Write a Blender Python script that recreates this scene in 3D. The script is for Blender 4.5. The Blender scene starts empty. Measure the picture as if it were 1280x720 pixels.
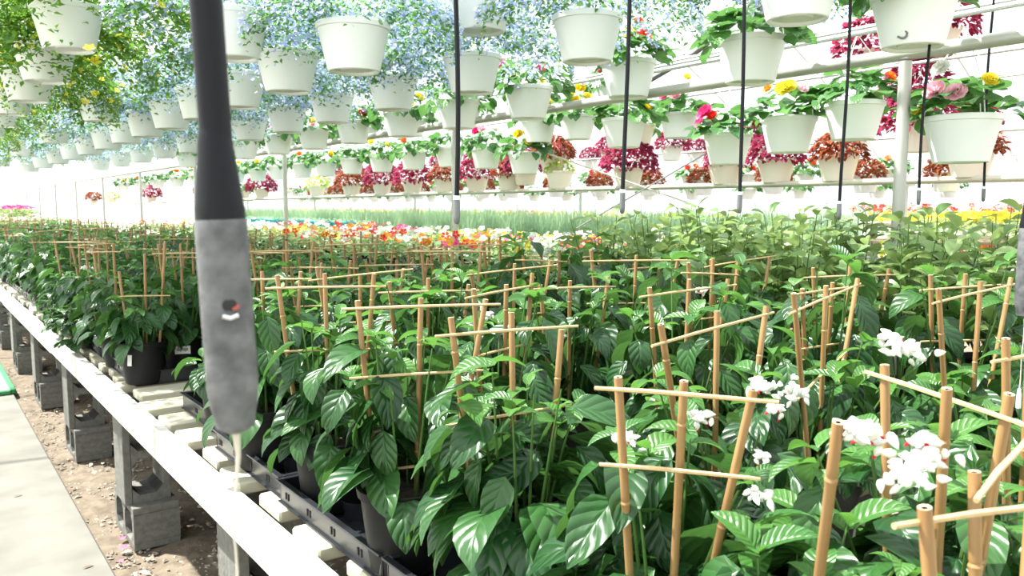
import bpy, math, random
import numpy as np
from mathutils import Vector, Matrix

# ------------------------------------------------------------------ camera
C = bpy.context.scene.collection
SC = bpy.context.scene
CZ = 1.45                      # eye height above the greenhouse floor
PI = math.pi
cam_data = bpy.data.cameras.new('camera')
cam = bpy.data.objects.new('camera', cam_data)
C.objects.link(cam)
cam.location = (0, 0, CZ)
cam.rotation_euler = (math.radians(90 - 5.824), 0, math.radians(-36.91))
cam_data.sensor_width = 36.0
cam_data.lens = 28.125
cam_data.clip_start = 0.05
cam_data.clip_end = 400
cam_data.dof.use_dof = True
cam_data.dof.focus_distance = 1.8
cam_data.dof.aperture_fstop = 10.0
SC.camera = cam

# ------------------------------------------------------------------ light
world = bpy.data.worlds.new('sky')
SC.world = world
world.use_nodes = True
bg = world.node_tree.nodes['Background']
bg.inputs['Color'].default_value = (0.90, 0.95, 1.0, 1)
bg.inputs['Strength'].default_value = 1.05
sun_data = bpy.data.lights.new('sun', 'SUN')
sun = bpy.data.objects.new('sun', sun_data)
C.objects.link(sun)
sun.location = (-6, 3, 9)
SUN_TO = Vector((-0.32, 0.40, 0.86)).normalized()
sun.rotation_euler = SUN_TO.to_track_quat('Z', 'Y').to_euler()
sun_data.energy = 12.0
sun_data.angle = math.radians(0.9)
sun_data.color = (1.0, 0.96, 0.88)
SC.view_settings.view_transform = 'Standard'
SC.view_settings.look = 'None'
SC.view_settings.gamma = 1.0
SC.view_settings.use_curve_mapping = False
SC.view_settings.exposure = 0.62
SC.cycles.max_bounces = 7
SC.cycles.diffuse_bounces = 3
SC.cycles.glossy_bounces = 2
SC.cycles.transmission_bounces = 4
SC.cycles.transparent_max_bounces = 12
SC.cycles.caustics_reflective = False
SC.cycles.caustics_refractive = False

rnd = random.Random(7)
nrs = np.random.RandomState(7)

# ------------------------------------------------------------------ materials
def new_mat(name):
    m = bpy.data.materials.new(name)
    m.use_nodes = True
    nt = m.node_tree
    return m, nt, nt.nodes['Principled BSDF'], nt.nodes['Material Output']

def N(nt, typ, **kw):
    n = nt.nodes.new(typ)
    for k, v in kw.items():
        setattr(n, k, v)
    return n

def math_node(nt, op, a, b=None, c=None):
    n = N(nt, 'ShaderNodeMath', operation=op)
    for i, x in enumerate((a, b, c)):
        if x is None:
            continue
        if isinstance(x, (int, float)):
            n.inputs[i].default_value = x
        else:
            nt.links.new(x, n.inputs[i])
    return n.outputs[0]

def mix_col(nt, fac, a, b):
    n = N(nt, 'ShaderNodeMix', data_type='RGBA')
    if isinstance(fac, (int, float)):
        n.inputs[0].default_value = fac
    else:
        nt.links.new(fac, n.inputs[0])
    for sock, x in ((n.inputs[6], a), (n.inputs[7], b)):
        if isinstance(x, tuple):
            sock.default_value = (x[0], x[1], x[2], 1)
        else:
            nt.links.new(x, sock)
    return n.outputs[2]

def rand_tone(nt):
    at = N(nt, 'ShaderNodeAttribute', attribute_name='tone')
    oi = N(nt, 'ShaderNodeObjectInfo')
    s = math_node(nt, 'ADD', at.outputs['Fac'], oi.outputs['Random'])
    return math_node(nt, 'FRACT', s)

def leaf_mat(name, dark, light, back, rough=0.38, trans=0.28, veins=8.0, veincol=None, spec=0.5, edge=None):
    m, nt, p, out = new_mat(name)
    t = rand_tone(nt)
    col = mix_col(nt, t, dark, light)
    if veins:
        uv = N(nt, 'ShaderNodeUVMap', uv_map='UVMap')
        sx = N(nt, 'ShaderNodeSeparateXYZ')
        nt.links.new(uv.outputs[0], sx.inputs[0])
        au = math_node(nt, 'ABSOLUTE', math_node(nt, 'MULTIPLY_ADD', sx.outputs[0], 2.0, -1.0))
        ph = math_node(nt, 'SUBTRACT', math_node(nt, 'MULTIPLY', sx.outputs[1], veins), math_node(nt, 'MULTIPLY', au, 1.7))
        tri = math_node(nt, 'PINGPONG', ph, 0.5)                 # 0 on a lateral vein
        quilt = math_node(nt, 'SINE', math_node(nt, 'MULTIPLY', tri, PI))
        mid = math_node(nt, 'SMOOTH_MIN', math_node(nt, 'MULTIPLY', au, 7.0), 1.0, 0.3)
        h = math_node(nt, 'MULTIPLY', quilt, mid)
        b = N(nt, 'ShaderNodeBump')
        b.inputs['Strength'].default_value = 0.40
        b.inputs['Distance'].default_value = 0.005
        nt.links.new(h, b.inputs['Height'])
        nt.links.new(b.outputs[0], p.inputs['Normal'])
        vein = math_node(nt, 'SUBTRACT', 1.0, math_node(nt, 'MINIMUM', math_node(nt, 'MULTIPLY', h, 3.0), 1.0))
        vc = veincol or tuple(min(1, c * 1.7 + 0.01) for c in light)
        col = mix_col(nt, math_node(nt, 'MULTIPLY', vein, 0.22), col, vc)
        if edge:
            e = math_node(nt, 'GREATER_THAN', au, 0.68)
            col = mix_col(nt, math_node(nt, 'MULTIPLY', e, 0.85), col, edge)
    geo = N(nt, 'ShaderNodeNewGeometry')
    col = mix_col(nt, math_node(nt, 'MULTIPLY', geo.outputs['Backfacing'], 0.6), col, back)
    nt.links.new(col, p.inputs['Base Color'])
    p.inputs['Roughness'].default_value = rough
    p.inputs['Specular IOR Level'].default_value = spec
    tr = N(nt, 'ShaderNodeBsdfTranslucent')
    tc = mix_col(nt, 0.5, col, tuple(min(1, c * 2.2) for c in back))
    nt.links.new(tc, tr.inputs['Color'])
    mx = N(nt, 'ShaderNodeMixShader')
    mx.inputs[0].default_value = trans
    nt.links.new(p.outputs[0], mx.inputs[1])
    nt.links.new(tr.outputs[0], mx.inputs[2])
    nt.links.new(mx.outputs[0], out.inputs['Surface'])
    return m

def plain_mat(name, col, rough=0.5, metal=0.0, noise=0.0, scale=8.0, col2=None, bump=0.0, spec=0.5, stretch=None, sss=0.0):
    m, nt, p, out = new_mat(name)
    p.inputs['Roughness'].default_value = rough
    p.inputs['Metallic'].default_value = metal
    p.inputs['Specular IOR Level'].default_value = spec
    if noise or col2 or bump:
        tc = N(nt, 'ShaderNodeTexCoord')
        mp = N(nt, 'ShaderNodeMapping')
        if stretch:
            mp.inputs['Scale'].default_value = stretch
        nt.links.new(tc.outputs['Object'], mp.inputs['Vector'])
        nz = N(nt, 'ShaderNodeTexNoise')
        nz.inputs['Scale'].default_value = scale
        nz.inputs['Detail'].default_value = 6
        nt.links.new(mp.outputs[0], nz.inputs['Vector'])
        c2 = col2 or tuple(c * (1 - noise) for c in col)
        mr = N(nt, 'ShaderNodeMapRange')
        mr.inputs[1].default_value = 0.35
        mr.inputs[2].default_value = 0.65
        nt.links.new(nz.outputs['Fac'], mr.inputs[0])
        oi = N(nt, 'ShaderNodeObjectInfo')
        v = math_node(nt, 'ADD', math_node(nt, 'MULTIPLY', mr.outputs[0], 0.75), math_node(nt, 'MULTIPLY', oi.outputs['Random'], 0.25))
        nt.links.new(mix_col(nt, v, col, c2), p.inputs['Base Color'])
        if bump:
            b = N(nt, 'ShaderNodeBump')
            b.inputs['Strength'].default_value = bump
            b.inputs['Distance'].default_value = 0.01
            nt.links.new(nz.outputs['Fac'], b.inputs['Height'])
            nt.links.new(b.outputs[0], p.inputs['Normal'])
    else:
        p.inputs['Base Color'].default_value = (*col, 1)
    return m

def petal_mat(name, a, b, trans=0.3):
    m, nt, p, out = new_mat(name)
    col = mix_col(nt, rand_tone(nt), a, b)
    nt.links.new(col, p.inputs['Base Color'])
    p.inputs['Roughness'].default_value = 0.6
    p.inputs['Specular IOR Level'].default_value = 0.2
    tr = N(nt, 'ShaderNodeBsdfTranslucent')
    nt.links.new(col, tr.inputs['Color'])
    mx = N(nt, 'ShaderNodeMixShader')
    mx.inputs[0].default_value = trans
    nt.links.new(p.outputs[0], mx.inputs[1])
    nt.links.new(tr.outputs[0], mx.inputs[2])
    nt.links.new(mx.outputs[0], out.inputs['Surface'])
    return m

def film_mat(name, clear=0.55):
    m, nt, p, out = new_mat(name)
    nt.nodes.remove(p)
    t = N(nt, 'ShaderNodeBsdfTransparent')
    t.inputs[0].default_value = (0.95, 0.97, 0.98, 1)
    tl = N(nt, 'ShaderNodeBsdfTranslucent')
    tl.inputs[0].default_value = (0.93, 0.95, 0.96, 1)
    mx = N(nt, 'ShaderNodeMixShader')
    mx.inputs[0].default_value = 1 - clear
    nt.links.new(t.outputs[0], mx.inputs[1])
    nt.links.new(tl.outputs[0], mx.inputs[2])
    nt.links.new(mx.outputs[0], out.inputs['Surface'])
    return m

def plastic_thin(name, col, trans):
    m, nt, p, out = new_mat(name)
    p.inputs['Base Color'].default_value = (*col, 1)
    p.inputs['Roughness'].default_value = 0.42
    tr = N(nt, 'ShaderNodeBsdfTranslucent')
    tr.inputs[0].default_value = (*col, 1)
    mx = N(nt, 'ShaderNodeMixShader')
    mx.inputs[0].default_value = trans
    nt.links.new(p.outputs[0], mx.inputs[1])
    nt.links.new(tr.outputs[0], mx.inputs[2])
    nt.links.new(mx.outputs[0], out.inputs['Surface'])
    return m

M = {}
M['vine'] = leaf_mat('vine_leaf', (0.011, 0.050, 0.014), (0.032, 0.105, 0.024), (0.06, 0.145, 0.03), rough=0.34, trans=0.24, veins=5.0)
M['vine_young'] = leaf_mat('vine_young_leaf', (0.032, 0.12, 0.024), (0.075, 0.20, 0.036), (0.10, 0.24, 0.04), rough=0.36, trans=0.33)
M['broad'] = leaf_mat('broad_leaf', (0.10, 0.20, 0.06), (0.30, 0.42, 0.17), (0.28, 0.38, 0.13), rough=0.33, trans=0.3, veins=0)
M['begonia'] = leaf_mat('begonia_leaf', (0.03, 0.11, 0.03), (0.09, 0.24, 0.05), (0.10, 0.24, 0.06), rough=0.35, trans=0.28, veins=6)
M['trail'] = leaf_mat('trailing_leaf', (0.035, 0.12, 0.018), (0.11, 0.25, 0.025), (0.13, 0.26, 0.03), rough=0.5, trans=0.38, veins=0)
M['lobelia'] = leaf_mat('lobelia_leaf', (0.035, 0.14, 0.035), (0.12, 0.29, 0.07), (0.14, 0.29, 0.08), rough=0.5, trans=0.4, veins=0)
M['coleus'] = leaf_mat('coleus_leaf', (0.12, 0.008, 0.03), (0.38, 0.03, 0.11), (0.32, 0.035, 0.08), rough=0.5, trans=0.35, veins=5, veincol=(0.50, 0.05, 0.17), spec=0.15)
M['rust'] = leaf_mat('rust_leaf', (0.11, 0.014, 0.016), (0.29, 0.055, 0.03), (0.28, 0.055, 0.03), rough=0.5, trans=0.35, veins=5, veincol=(0.5, 0.25, 0.05), spec=0.15, edge=(0.42, 0.20, 0.05))
M['grass'] = leaf_mat('grass_blade', (0.16, 0.32, 0.18), (0.34, 0.50, 0.30), (0.33, 0.48, 0.28), rough=0.45, trans=0.35, veins=0)
M['lime'] = leaf_mat('lime_leaf', (0.20, 0.35, 0.02), (0.45, 0.6, 0.06), (0.4, 0.55, 0.06), rough=0.5, trans=0.4, veins=0)
M['stem'] = plain_mat('green_stem', (0.07, 0.16, 0.03), 0.5, noise=0.3, scale=30)
M['woodstem'] = plain_mat('brown_stem', (0.10, 0.07, 0.04), 0.7, noise=0.3, scale=30)
M['white_petal'] = petal_mat('white_petal', (0.86, 0.87, 0.80), (0.92, 0.92, 0.90))
M['red_petal'] = petal_mat('red_petal', (0.55, 0.01, 0.03), (0.7, 0.03, 0.05), 0.2)
M['blue_petal'] = petal_mat('blue_petal', (0.40, 0.50, 0.92), (0.75, 0.81, 0.98), 0.45)
M['yellow_petal'] = petal_mat('yellow_petal', (0.85, 0.66, 0.02), (0.93, 0.82, 0.10), 0.3)
M['hot_pink'] = petal_mat('hot_pink_petal', (0.75, 0.02, 0.18), (0.88, 0.12, 0.32), 0.3)
M['pale_pink'] = petal_mat('pale_pink_petal', (0.90, 0.42, 0.52), (0.93, 0.72, 0.76), 0.3)
M['scarlet'] = petal_mat('scarlet_petal', (0.75, 0.02, 0.02), (0.88, 0.10, 0.06), 0.3)
M['orange'] = petal_mat('orange_petal', (0.85, 0.16, 0.02), (0.92, 0.36, 0.04), 0.3)
M['pot_white'] = plastic_thin('white_pot_plastic', (0.91, 0.93, 0.93), 0.10)
M['pot_tan'] = plastic_thin('cream_pot_plastic', (0.93, 0.84, 0.74), 0.10)
M['pot_black'] = plain_mat('black_pot_plastic', (0.009, 0.009, 0.010), 0.5, spec=0.2)
M['pot_cyan'] = plain_mat('cyan_pot_plastic', (0.05, 0.60, 0.72), 0.4)
M['tray'] = plain_mat('black_tray_plastic', (0.018, 0.020, 0.024), 0.26)
M['soil'] = plain_mat('potting_soil', (0.03, 0.02, 0.013), 0.95, noise=0.5, scale=60, bump=0.8, col2=(0.09, 0.065, 0.045))
M['bamboo'] = plain_mat('bamboo', (0.345, 0.21, 0.085), 0.42, scale=14, col2=(0.24, 0.125, 0.045), stretch=(6, 6, 0.6))
M['bamboo_node'] = plain_mat('bamboo_node', (0.36, 0.20, 0.08), 0.5, noise=0.4, scale=30)
M['bamboo_cut'] = plain_mat('bamboo_cut_end', (0.72, 0.58, 0.36), 0.7, noise=0.3, scale=60)
M['bamboo_split'] = plain_mat('split_bamboo', (0.58, 0.43, 0.23), 0.5, scale=20, col2=(0.47, 0.32, 0.15))
M['pipe'] = plain_mat('galvanised_pipe', (0.56, 0.56, 0.52), 0.42, metal=0.35, scale=5, col2=(0.44, 0.44, 0.41))
M['rail'] = plain_mat('cream_rail_paint', (0.66, 0.63, 0.52), 0.45, scale=5, col2=(0.52, 0.49, 0.40))
M['frame'] = plain_mat('roof_steel', (0.62, 0.63, 0.64), 0.4, metal=0.3)
M['dark_pipe'] = plain_mat('dark_steel_brace', (0.22, 0.22, 0.22), 0.5, metal=0.3, noise=0.3)
M['hose'] = plain_mat('black_rubber_hose', (0.009, 0.010, 0.013), 0.5, spec=0.18)
M['weight'] = plain_mat('dull_grey_metal', (0.040, 0.042, 0.047), 0.5, metal=0.1, scale=55, col2=(0.16, 0.162, 0.172), bump=0.3)
M['nozzle_small'] = plain_mat('grey_nozzle_metal', (0.20, 0.21, 0.22), 0.4, metal=0.5, noise=0.3)
M['chrome'] = plain_mat('bright_metal', (0.75, 0.76, 0.78), 0.25, metal=0.9)
M['hole'] = plain_mat('dark_hole', (0.01, 0.008, 0.01), 0.6)
M['red_plastic'] = plain_mat('red_plastic', (0.36, 0.08, 0.06), 0.4)
M['string'] = plain_mat('pale_wet_string', (0.62, 0.56, 0.48), 0.35)
M['white_plastic'] = plain_mat('white_plastic', (0.82, 0.83, 0.83), 0.35)
M['fascia'] = plain_mat('bleached_lumber', (0.66, 0.65, 0.60), 0.6, scale=6, col2=(0.54, 0.52, 0.46), stretch=(1, 0.12, 4), bump=0.12)
M['slat'] = plain_mat('weathered_slat', (0.60, 0.57, 0.47), 0.7, scale=7, col2=(0.42, 0.40, 0.28), stretch=(0.6, 5, 5), bump=0.3)
M['under'] = plain_mat('old_dark_lumber', (0.22, 0.18, 0.13), 0.8, noise=0.4, scale=6, stretch=(4, 0.3, 4), bump=0.2)
M['block'] = plain_mat('concrete_block', (0.17, 0.168, 0.15), 0.9, scale=40, col2=(0.11, 0.11, 0.10), bump=0.5)
M['concrete'] = plain_mat('concrete_walk', (0.185, 0.178, 0.155), 0.85, scale=3.6, col2=(0.115, 0.112, 0.098), bump=0.1)
M['dirt'] = plain_mat('gravel_dirt', (0.095, 0.072, 0.05), 0.95, scale=18, col2=(0.19, 0.152, 0.11), bump=1.0)
M['pebble'] = plain_mat('pebbles', (0.22, 0.18, 0.14), 0.9, scale=9, col2=(0.40, 0.35, 0.29))
M['outside'] = plain_mat('outside_ground', (0.42, 0.42, 0.36), 0.95, scale=0.4, col2=(0.34, 0.38, 0.26))
M['film'] = film_mat('greenhouse_film', 0.85)
M['wallfilm'] = film_mat('greenhouse_wall_film', 0.5)
M['tag'] = plain_mat('white_label', (0.82, 0.82, 0.80), 0.5)
M['ink'] = plain_mat('label_print', (0.10, 0.10, 0.10), 0.6)
M['green_edge'] = plain_mat('green_mat_edge', (0.03, 0.22, 0.08), 0.6)
M['mat'] = plain_mat('pale_ground_mat', (0.55, 0.62, 0.56), 0.8, noise=0.2, scale=5)
M['dead_leaf'] = plain_mat('dead_leaf', (0.20, 0.12, 0.05), 0.9, noise=0.5, scale=40)
M['pale_leaf'] = plain_mat('pale_litter', (0.62, 0.58, 0.42), 0.9, noise=0.3, scale=40)
M['pink_petal_dry'] = plain_mat('fallen_pink_petal', (0.70, 0.10, 0.22), 0.7)

# ------------------------------------------------------------------ mesh helpers
def mesh_np(name, V, F, mat, UV=None, tone=None, smooth=True):
    V = np.asarray(V, np.float32)
    F = np.asarray(F, np.int32)
    me = bpy.data.meshes.new(name)
    k = F.shape[1]
    me.vertices.add(len(V))
    me.vertices.foreach_set('co', V.ravel())
    me.loops.add(F.size)
    me.loops.foreach_set('vertex_index', F.ravel())
    me.polygons.add(len(F))
    me.polygons.foreach_set('loop_start', np.arange(0, F.size, k, dtype=np.int32))
    if UV is not None:
        l = me.uv_layers.new(name='UVMap')
        l.data.foreach_set('uv', np.asarray(UV, np.float32)[F.ravel()].ravel())
    if tone is not None:
        a = me.attributes.new('tone', 'FLOAT', 'POINT')
        a.data.foreach_set('value', np.asarray(tone, np.float32))
    me.update(calc_edges=True)
    me.polygons.foreach_set('use_smooth', np.full(len(F), bool(smooth)))
    me.materials.append(mat)
    return me

class MB:
    """collects boxes, tubes and lathes into one mesh"""
    def __init__(s):
        s.v, s.f, s.m = [], [], []
    def add(s, V, F, mi=0):
        o = len(s.v)
        s.v += [tuple(x) for x in V]
        s.f += [tuple(i + o for i in f) for f in F]
        s.m += [mi] * len(F)
        return s
    def box(s, x0, x1, y0, y1, z0, z1, mi=0, bev=0.0, jit=0.0):
        b = bev
        if b <= 0:
            V = [(x, y, z) for z in (z0, z1) for y in (y0, y1) for x in (x0, x1)]
            F = [(0, 2, 3, 1), (4, 5, 7, 6), (0, 1, 5, 4), (2, 6, 7, 3), (0, 4, 6, 2), (1, 3, 7, 5)]
        else:                                   # chamfered box: 24 points
            V, F = [], []
            xs, ys, zs = (x0, x1), (y0, y1), (z0, z1)
            idx = {}
            for i in (0, 1):
                for j in (0, 1):
                    for k in (0, 1):
                        sx, sy, sz = (1 if i == 0 else -1), (1 if j == 0 else -1), (1 if k == 0 else -1)
                        for a in range(3):
                            p = [xs[i] + sx * b, ys[j] + sy * b, zs[k] + sz * b]
                            p[a] = (xs[i], ys[j], zs[k])[a]
                            idx[i, j, k, a] = len(V)
                            V.append(tuple(p))
            g = lambda i, j, k, a: idx[i, j, k, a]
            for a in range(3):
                for e in (0, 1):
                    q = []
                    for (u, w) in ((0, 0), (1, 0), (1, 1), (0, 1)):
                        t = [0, 0, 0]
                        t[a] = e
                        t[(a + 1) % 3] = u
                        t[(a + 2) % 3] = w
                        q.append(g(*t, a))
                    F.append(tuple(q) if e else tuple(q[::-1]))
            for a in range(3):                  # edge chamfers along axis a
                b1, b2 = (a + 1) % 3, (a + 2) % 3
                for u in (0, 1):
                    for w in (0, 1):
                        t0 = [0, 0, 0]; t1 = [0, 0, 0]
                        t0[a] = 0; t1[a] = 1
                        t0[b1] = t1[b1] = u
                        t0[b2] = t1[b2] = w
                        q = (g(*t0, b1), g(*t1, b1), g(*t1, b2), g(*t0, b2))
                        F.append(q if (u ^ w) else q[::-1])
            for i in (0, 1):
                for j in (0, 1):
                    for k in (0, 1):
                        t = (g(i, j, k, 0), g(i, j, k, 1), g(i, j, k, 2))
                        F.append(t if (i + j + k) % 2 else t[::-1])
        return s.add(V, F, mi)
    def tube(s, pts, r, n=8, mi=0, cap=True, close=False):
        pts = [Vector(p) for p in pts]
        rs = r if isinstance(r, (list, tuple)) else [r] * len(pts)
        V, F = [], []
        ref = None
        for i, p in enumerate(pts):
            d = (pts[min(i + 1, len(pts) - 1)] - pts[max(i - 1, 0)]).normalized()
            if ref is None:
                ref = Vector((1, 0, 0)) if abs(d.x) < 0.8 else Vector((0, 1, 0))
            a = d.cross(ref).normalized()
            b = d.cross(a)
            ref = a.cross(d) * -1 if False else ref
            for k in range(n):
                t = 2 * PI * k / n
                V.append(p + (a * math.cos(t) + b * math.sin(t)) * rs[i])
        for i in range(len(pts) - 1):
            for k in range(n):
                F.append((i * n + k, i * n + (k + 1) % n, (i + 1) * n + (k + 1) % n, (i + 1) * n + k))
        if cap:
            F.append(tuple(range(n))[::-1])
            F.append(tuple((len(pts) - 1) * n + k for k in range(n)))
        return s.add(V, F, mi)
    def lathe(s, prof, n=24, mi=0, c=(0, 0, 0)):
        V, F = [], []
        for (r, z) in prof:
            for k in range(n):
                t = 2 * PI * k / n
                V.append((c[0] + r * math.cos(t), c[1] + r * math.sin(t), c[2] + z))
        for i in range(len(prof) - 1):
            for k in range(n):
                F.append((i * n + k, i * n + (k + 1) % n, (i + 1) * n + (k + 1) % n, (i + 1) * n + k))
        return s.add(V, F, mi)
    def disc(s, r, z, n=24, mi=0, c=(0, 0), up=True):
        V = [(c[0] + r * math.cos(2 * PI * k / n), c[1] + r * math.sin(2 * PI * k / n), z) for k in range(n)]
        return s.add(V, [tuple(range(n)) if up else tuple(range(n))[::-1]], mi)
    def mesh(s, name, *mats, smooth=False):
        me = bpy.data.meshes.new(name)
        me.from_pydata([tuple(v) for v in s.v], [], s.f)
        for m in mats:
            me.materials.append(m)
        me.polygons.foreach_set('material_index', s.m)
        if smooth:
            me.polygons.foreach_set('use_smooth', [len(f) <= 4 for f in s.f])
            try:
                me.set_sharp_from_angle(angle=math.radians(38))
            except Exception:
                pass
        me.update()
        return me

def ob(name, me, parent=None, mat=None, loc=None):
    o = bpy.data.objects.new(name, me)
    C.objects.link(o)
    if parent is not None:
        o.parent = parent
    if mat is not None:
        o.matrix_basis = mat
    if loc is not None:
        o.location = loc
    return o

def thing(name, label, cat, loc=(0, 0, 0), group=None, rz=0.0):
    o = bpy.data.objects.new(name, None)
    C.objects.link(o)
    o.empty_display_size = 0.05
    o.location = loc
    o.rotation_euler = (0, 0, rz)
    return tag(o, label, cat, group)

def tag(o, label, cat, group=None, kind=None):
    o['label'] = label
    o['category'] = cat
    if group:
        o['group'] = group
    if kind:
        o['kind'] = kind
    return o

def struct(name, me, parent=None, label=None):
    o = ob(name, me, parent)
    if parent is None:
        o['kind'] = 'structure'
    if label:
        o['label'] = label
    return o

ORD = ['nearest', 'second', 'third', 'fourth', 'fifth', 'sixth', 'seventh', 'eighth', 'ninth', 'tenth', 'eleventh', 'twelfth',
       'thirteenth', 'fourteenth', 'fifteenth', 'sixteenth', 'seventeenth', 'eighteenth', 'nineteenth', 'twentieth']

# ------------------------------------------------------------------ leaf library
def leaf_arrays(L=0.11, W=0.055, droop=0.8, fold=0.25, nl=6, nc=4, start=0.2, widest=0.4, wave=0.0, petiole=0.0):
    """a blade along +X from the origin, V-folded and drooping; returns V, F, UV (quads)"""
    ts = np.linspace(0, 1, nl + 1)
    a, b = widest / (1 - widest) * 0.9, 0.9
    prof = np.clip(ts, 1e-4, 1) ** a * np.clip(1 - ts, 1e-4, 1) ** b
    prof /= (widest ** a * (1 - widest) ** b)
    prof = np.maximum(prof, 0.03)
    us = np.linspace(-1, 1, nc + 1)
    V, UV = [], []
    x, z, ang = petiole * math.cos(start), petiole * math.sin(start), start
    px, pz = x, z
    for i, t in enumerate(ts):
        if i:
            ang = start - droop * t
            px += L / nl * math.cos(ang)
            pz += L / nl * math.sin(ang)
        w = prof[i] * W / 2
        for u in us:
            lift = fold * abs(u) * w + wave * math.sin(t * 9 + u) * w
            V.append((px - math.sin(ang) * lift, u * w, pz + math.cos(ang) * lift))
            UV.append(((u + 1) / 2, t))
    F = []
    n = nc + 1
    for i in range(nl):
        for j in range(nc):
            F.append((i * n + j, (i + 1) * n + j, (i + 1) * n + j + 1, i * n + j + 1))
    return np.array(V), np.array(F), np.array(UV)

def leaf_mesh(name, mat, **kw):
    V, F, UV = leaf_arrays(**kw)
    return mesh_np(name, V, F, mat, UV, np.zeros(len(V)))

def xf(az, pitch, roll, s, p):
    m = Matrix.Translation(p) @ Matrix.Rotation(az, 4, 'Z') @ Matrix.Rotation(-pitch, 4, 'Y') @ Matrix.Rotation(roll, 4, 'X')
    return m @ Matrix.Diagonal((s, s, s, 1))

class Cloud:
    """many leaves or petals in one mesh"""
    def __init__(s):
        s.V, s.F, s.U, s.T, s.n = [], [], [], [], 0
    def add(s, arr, m, tone):
        V, F, U = arr
        A = np.array(m)
        s.V.append(V @ A[:3, :3].T + A[:3, 3])
        s.F.append(F + s.n)
        s.U.append(U)
        s.T.append(np.full(len(V), tone))
        s.n += len(V)
    def mesh(s, name, mat):
        return mesh_np(name, np.concatenate(s.V), np.concatenate(s.F), mat, np.concatenate(s.U), np.concatenate(s.T))

VINE_SHAPES = [dict(L=.115, W=.068, droop=.75, fold=.22, start=.15, widest=.38), dict(L=.115, W=.062, droop=1.15, fold=.30, start=.30, widest=.36),
               dict(L=.115, W=.070, droop=1.4, fold=.14, start=.35, widest=.38), dict(L=.115, W=.060, droop=.5, fold=.38, start=0.0, widest=.4)]
VINE = [leaf_mesh('vine_leaf', M['vine'], **k) for k in VINE_SHAPES]
YOUNG = [leaf_mesh('young_vine_leaf', M['vine_young'], L=.06, W=.029, droop=.9, fold=.4, start=.5),
         leaf_mesh('young_vine_leaf', M['vine_young'], L=.06, W=.032, droop=1.3, fold=.3, start=.5)]
VINE_LOW = [leaf_arrays(nl=3, nc=2, **k) for k in VINE_SHAPES]
YOUNG_LOW = [leaf_arrays(L=.06, W=.028, droop=.9, fold=.4, start=.5, nl=2, nc=2)]
BROAD = [leaf_mesh('broad_leaf', M['broad'], L=.088, W=.054, droop=.5, fold=.30, start=.25, widest=.5),
         leaf_mesh('broad_leaf', M['broad'], L=.088, W=.050, droop=.9, fold=.45, start=.4, widest=.5)]
BROAD_LOW = [leaf_arrays(L=.075, W=.042, droop=.6, fold=.3, start=.25, widest=.5, nl=3, nc=2)]
BEGO = [leaf_mesh('begonia_leaf', M['begonia'], L=.095, W=.085, droop=.7, fold=.18, start=.2, widest=.40, wave=.10),
        leaf_mesh('begonia_leaf', M['begonia'], L=.095, W=.078, droop=1.2, fold=.10, start=.3, widest=.42, wave=.12)]
BEGO_LOW = [leaf_arrays(L=.095, W=.08, droop=.8, fold=.15, start=.2, widest=.42, nl=3, nc=2)]

def plant_layout(seed, height, radius, n, low=-0.06, top_young=4, skirt=0):
    """leaf placements (kind, matrix) around several stems rising from a pot rim at z=0"""
    r = random.Random(seed)
    out, stems = [], []
    ns = max(5, n // 13)
    for i in range(ns):
        a = 2 * PI * i / ns + r.uniform(-.4, .4)
        rr = radius * r.uniform(.25, .85)
        hh = height * r.uniform(.62, 1.0)
        base = Vector((.035 * math.cos(a), .035 * math.sin(a), -.02))
        tip = Vector((rr * math.cos(a), rr * math.sin(a), hh))
        mid = base.lerp(tip, .5) + Vector((0, 0, hh * .12))
        stems.append((base, mid, tip))
    def on(st, t):
        b, m, e = st
        return b * (1 - t) ** 2 + m * 2 * t * (1 - t) + e * t * t
    k = 0
    per = max(3, (n - ns * top_young) // ns)
    for st in stems:
        a0 = r.uniform(0, 6.28)
        for j in range(per):
            t = .22 + .76 * (j + r.uniform(-.2, .2)) / per
            p = on(st, t)
            az = a0 + j * 2.4 + r.uniform(-.4, .4)
            outward = math.atan2(p.y, p.x)
            if r.random() < .55:
                d = (az - outward + PI) % (2 * PI) - PI
                az = outward + d * .5
            pet = r.uniform(.015, .04)
            p2 = p + Vector((math.cos(az) * pet, math.sin(az) * pet, r.uniform(-.01, .012)))
            s = r.uniform(.72, 1.12) * (1.0 - .25 * max(0, t - .7))
            out.append(('leaf', r.randrange(4), xf(az, r.uniform(-1.15, -.05), r.uniform(-.5, .5), s, p2)))
        for j in range(top_young):
            az = a0 + j * 2 * PI / top_young + r.uniform(-.3, .3)
            s = r.uniform(.6, 1.35)
            out.append(('young', r.randrange(2), xf(az, r.uniform(-.35, .6), r.uniform(-.4, .4), s, on(st, 1.0) + Vector((0, 0, r.uniform(-.02, .01))))))
    for j in range(max(4, n // 10) + skirt):                        # skirt that hangs over the rim
        az = r.uniform(0, 6.28)
        q = r.uniform(.07, .105)
        p = Vector((math.cos(az) * q, math.sin(az) * q, r.uniform(.0, .075 if not skirt else .10)))
        out.append(('leaf', 2, xf(az, r.uniform(-.5, .1), r.uniform(-.4, .4), r.uniform(.8, 1.25), p)))
    return out, stems

def stems_mesh(stems, name='vine_stem'):
    mb = MB()
    for b, m, e in stems:
        mb.tube([b * (1 - t) ** 2 + m * 2 * t * (1 - t) + e * t * t for t in (0, .3, .65, 1)], [.0032, .0028, .0022, .0015], 5, cap=False)
    return mb.mesh(name, M['stem'], smooth=True)

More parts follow.
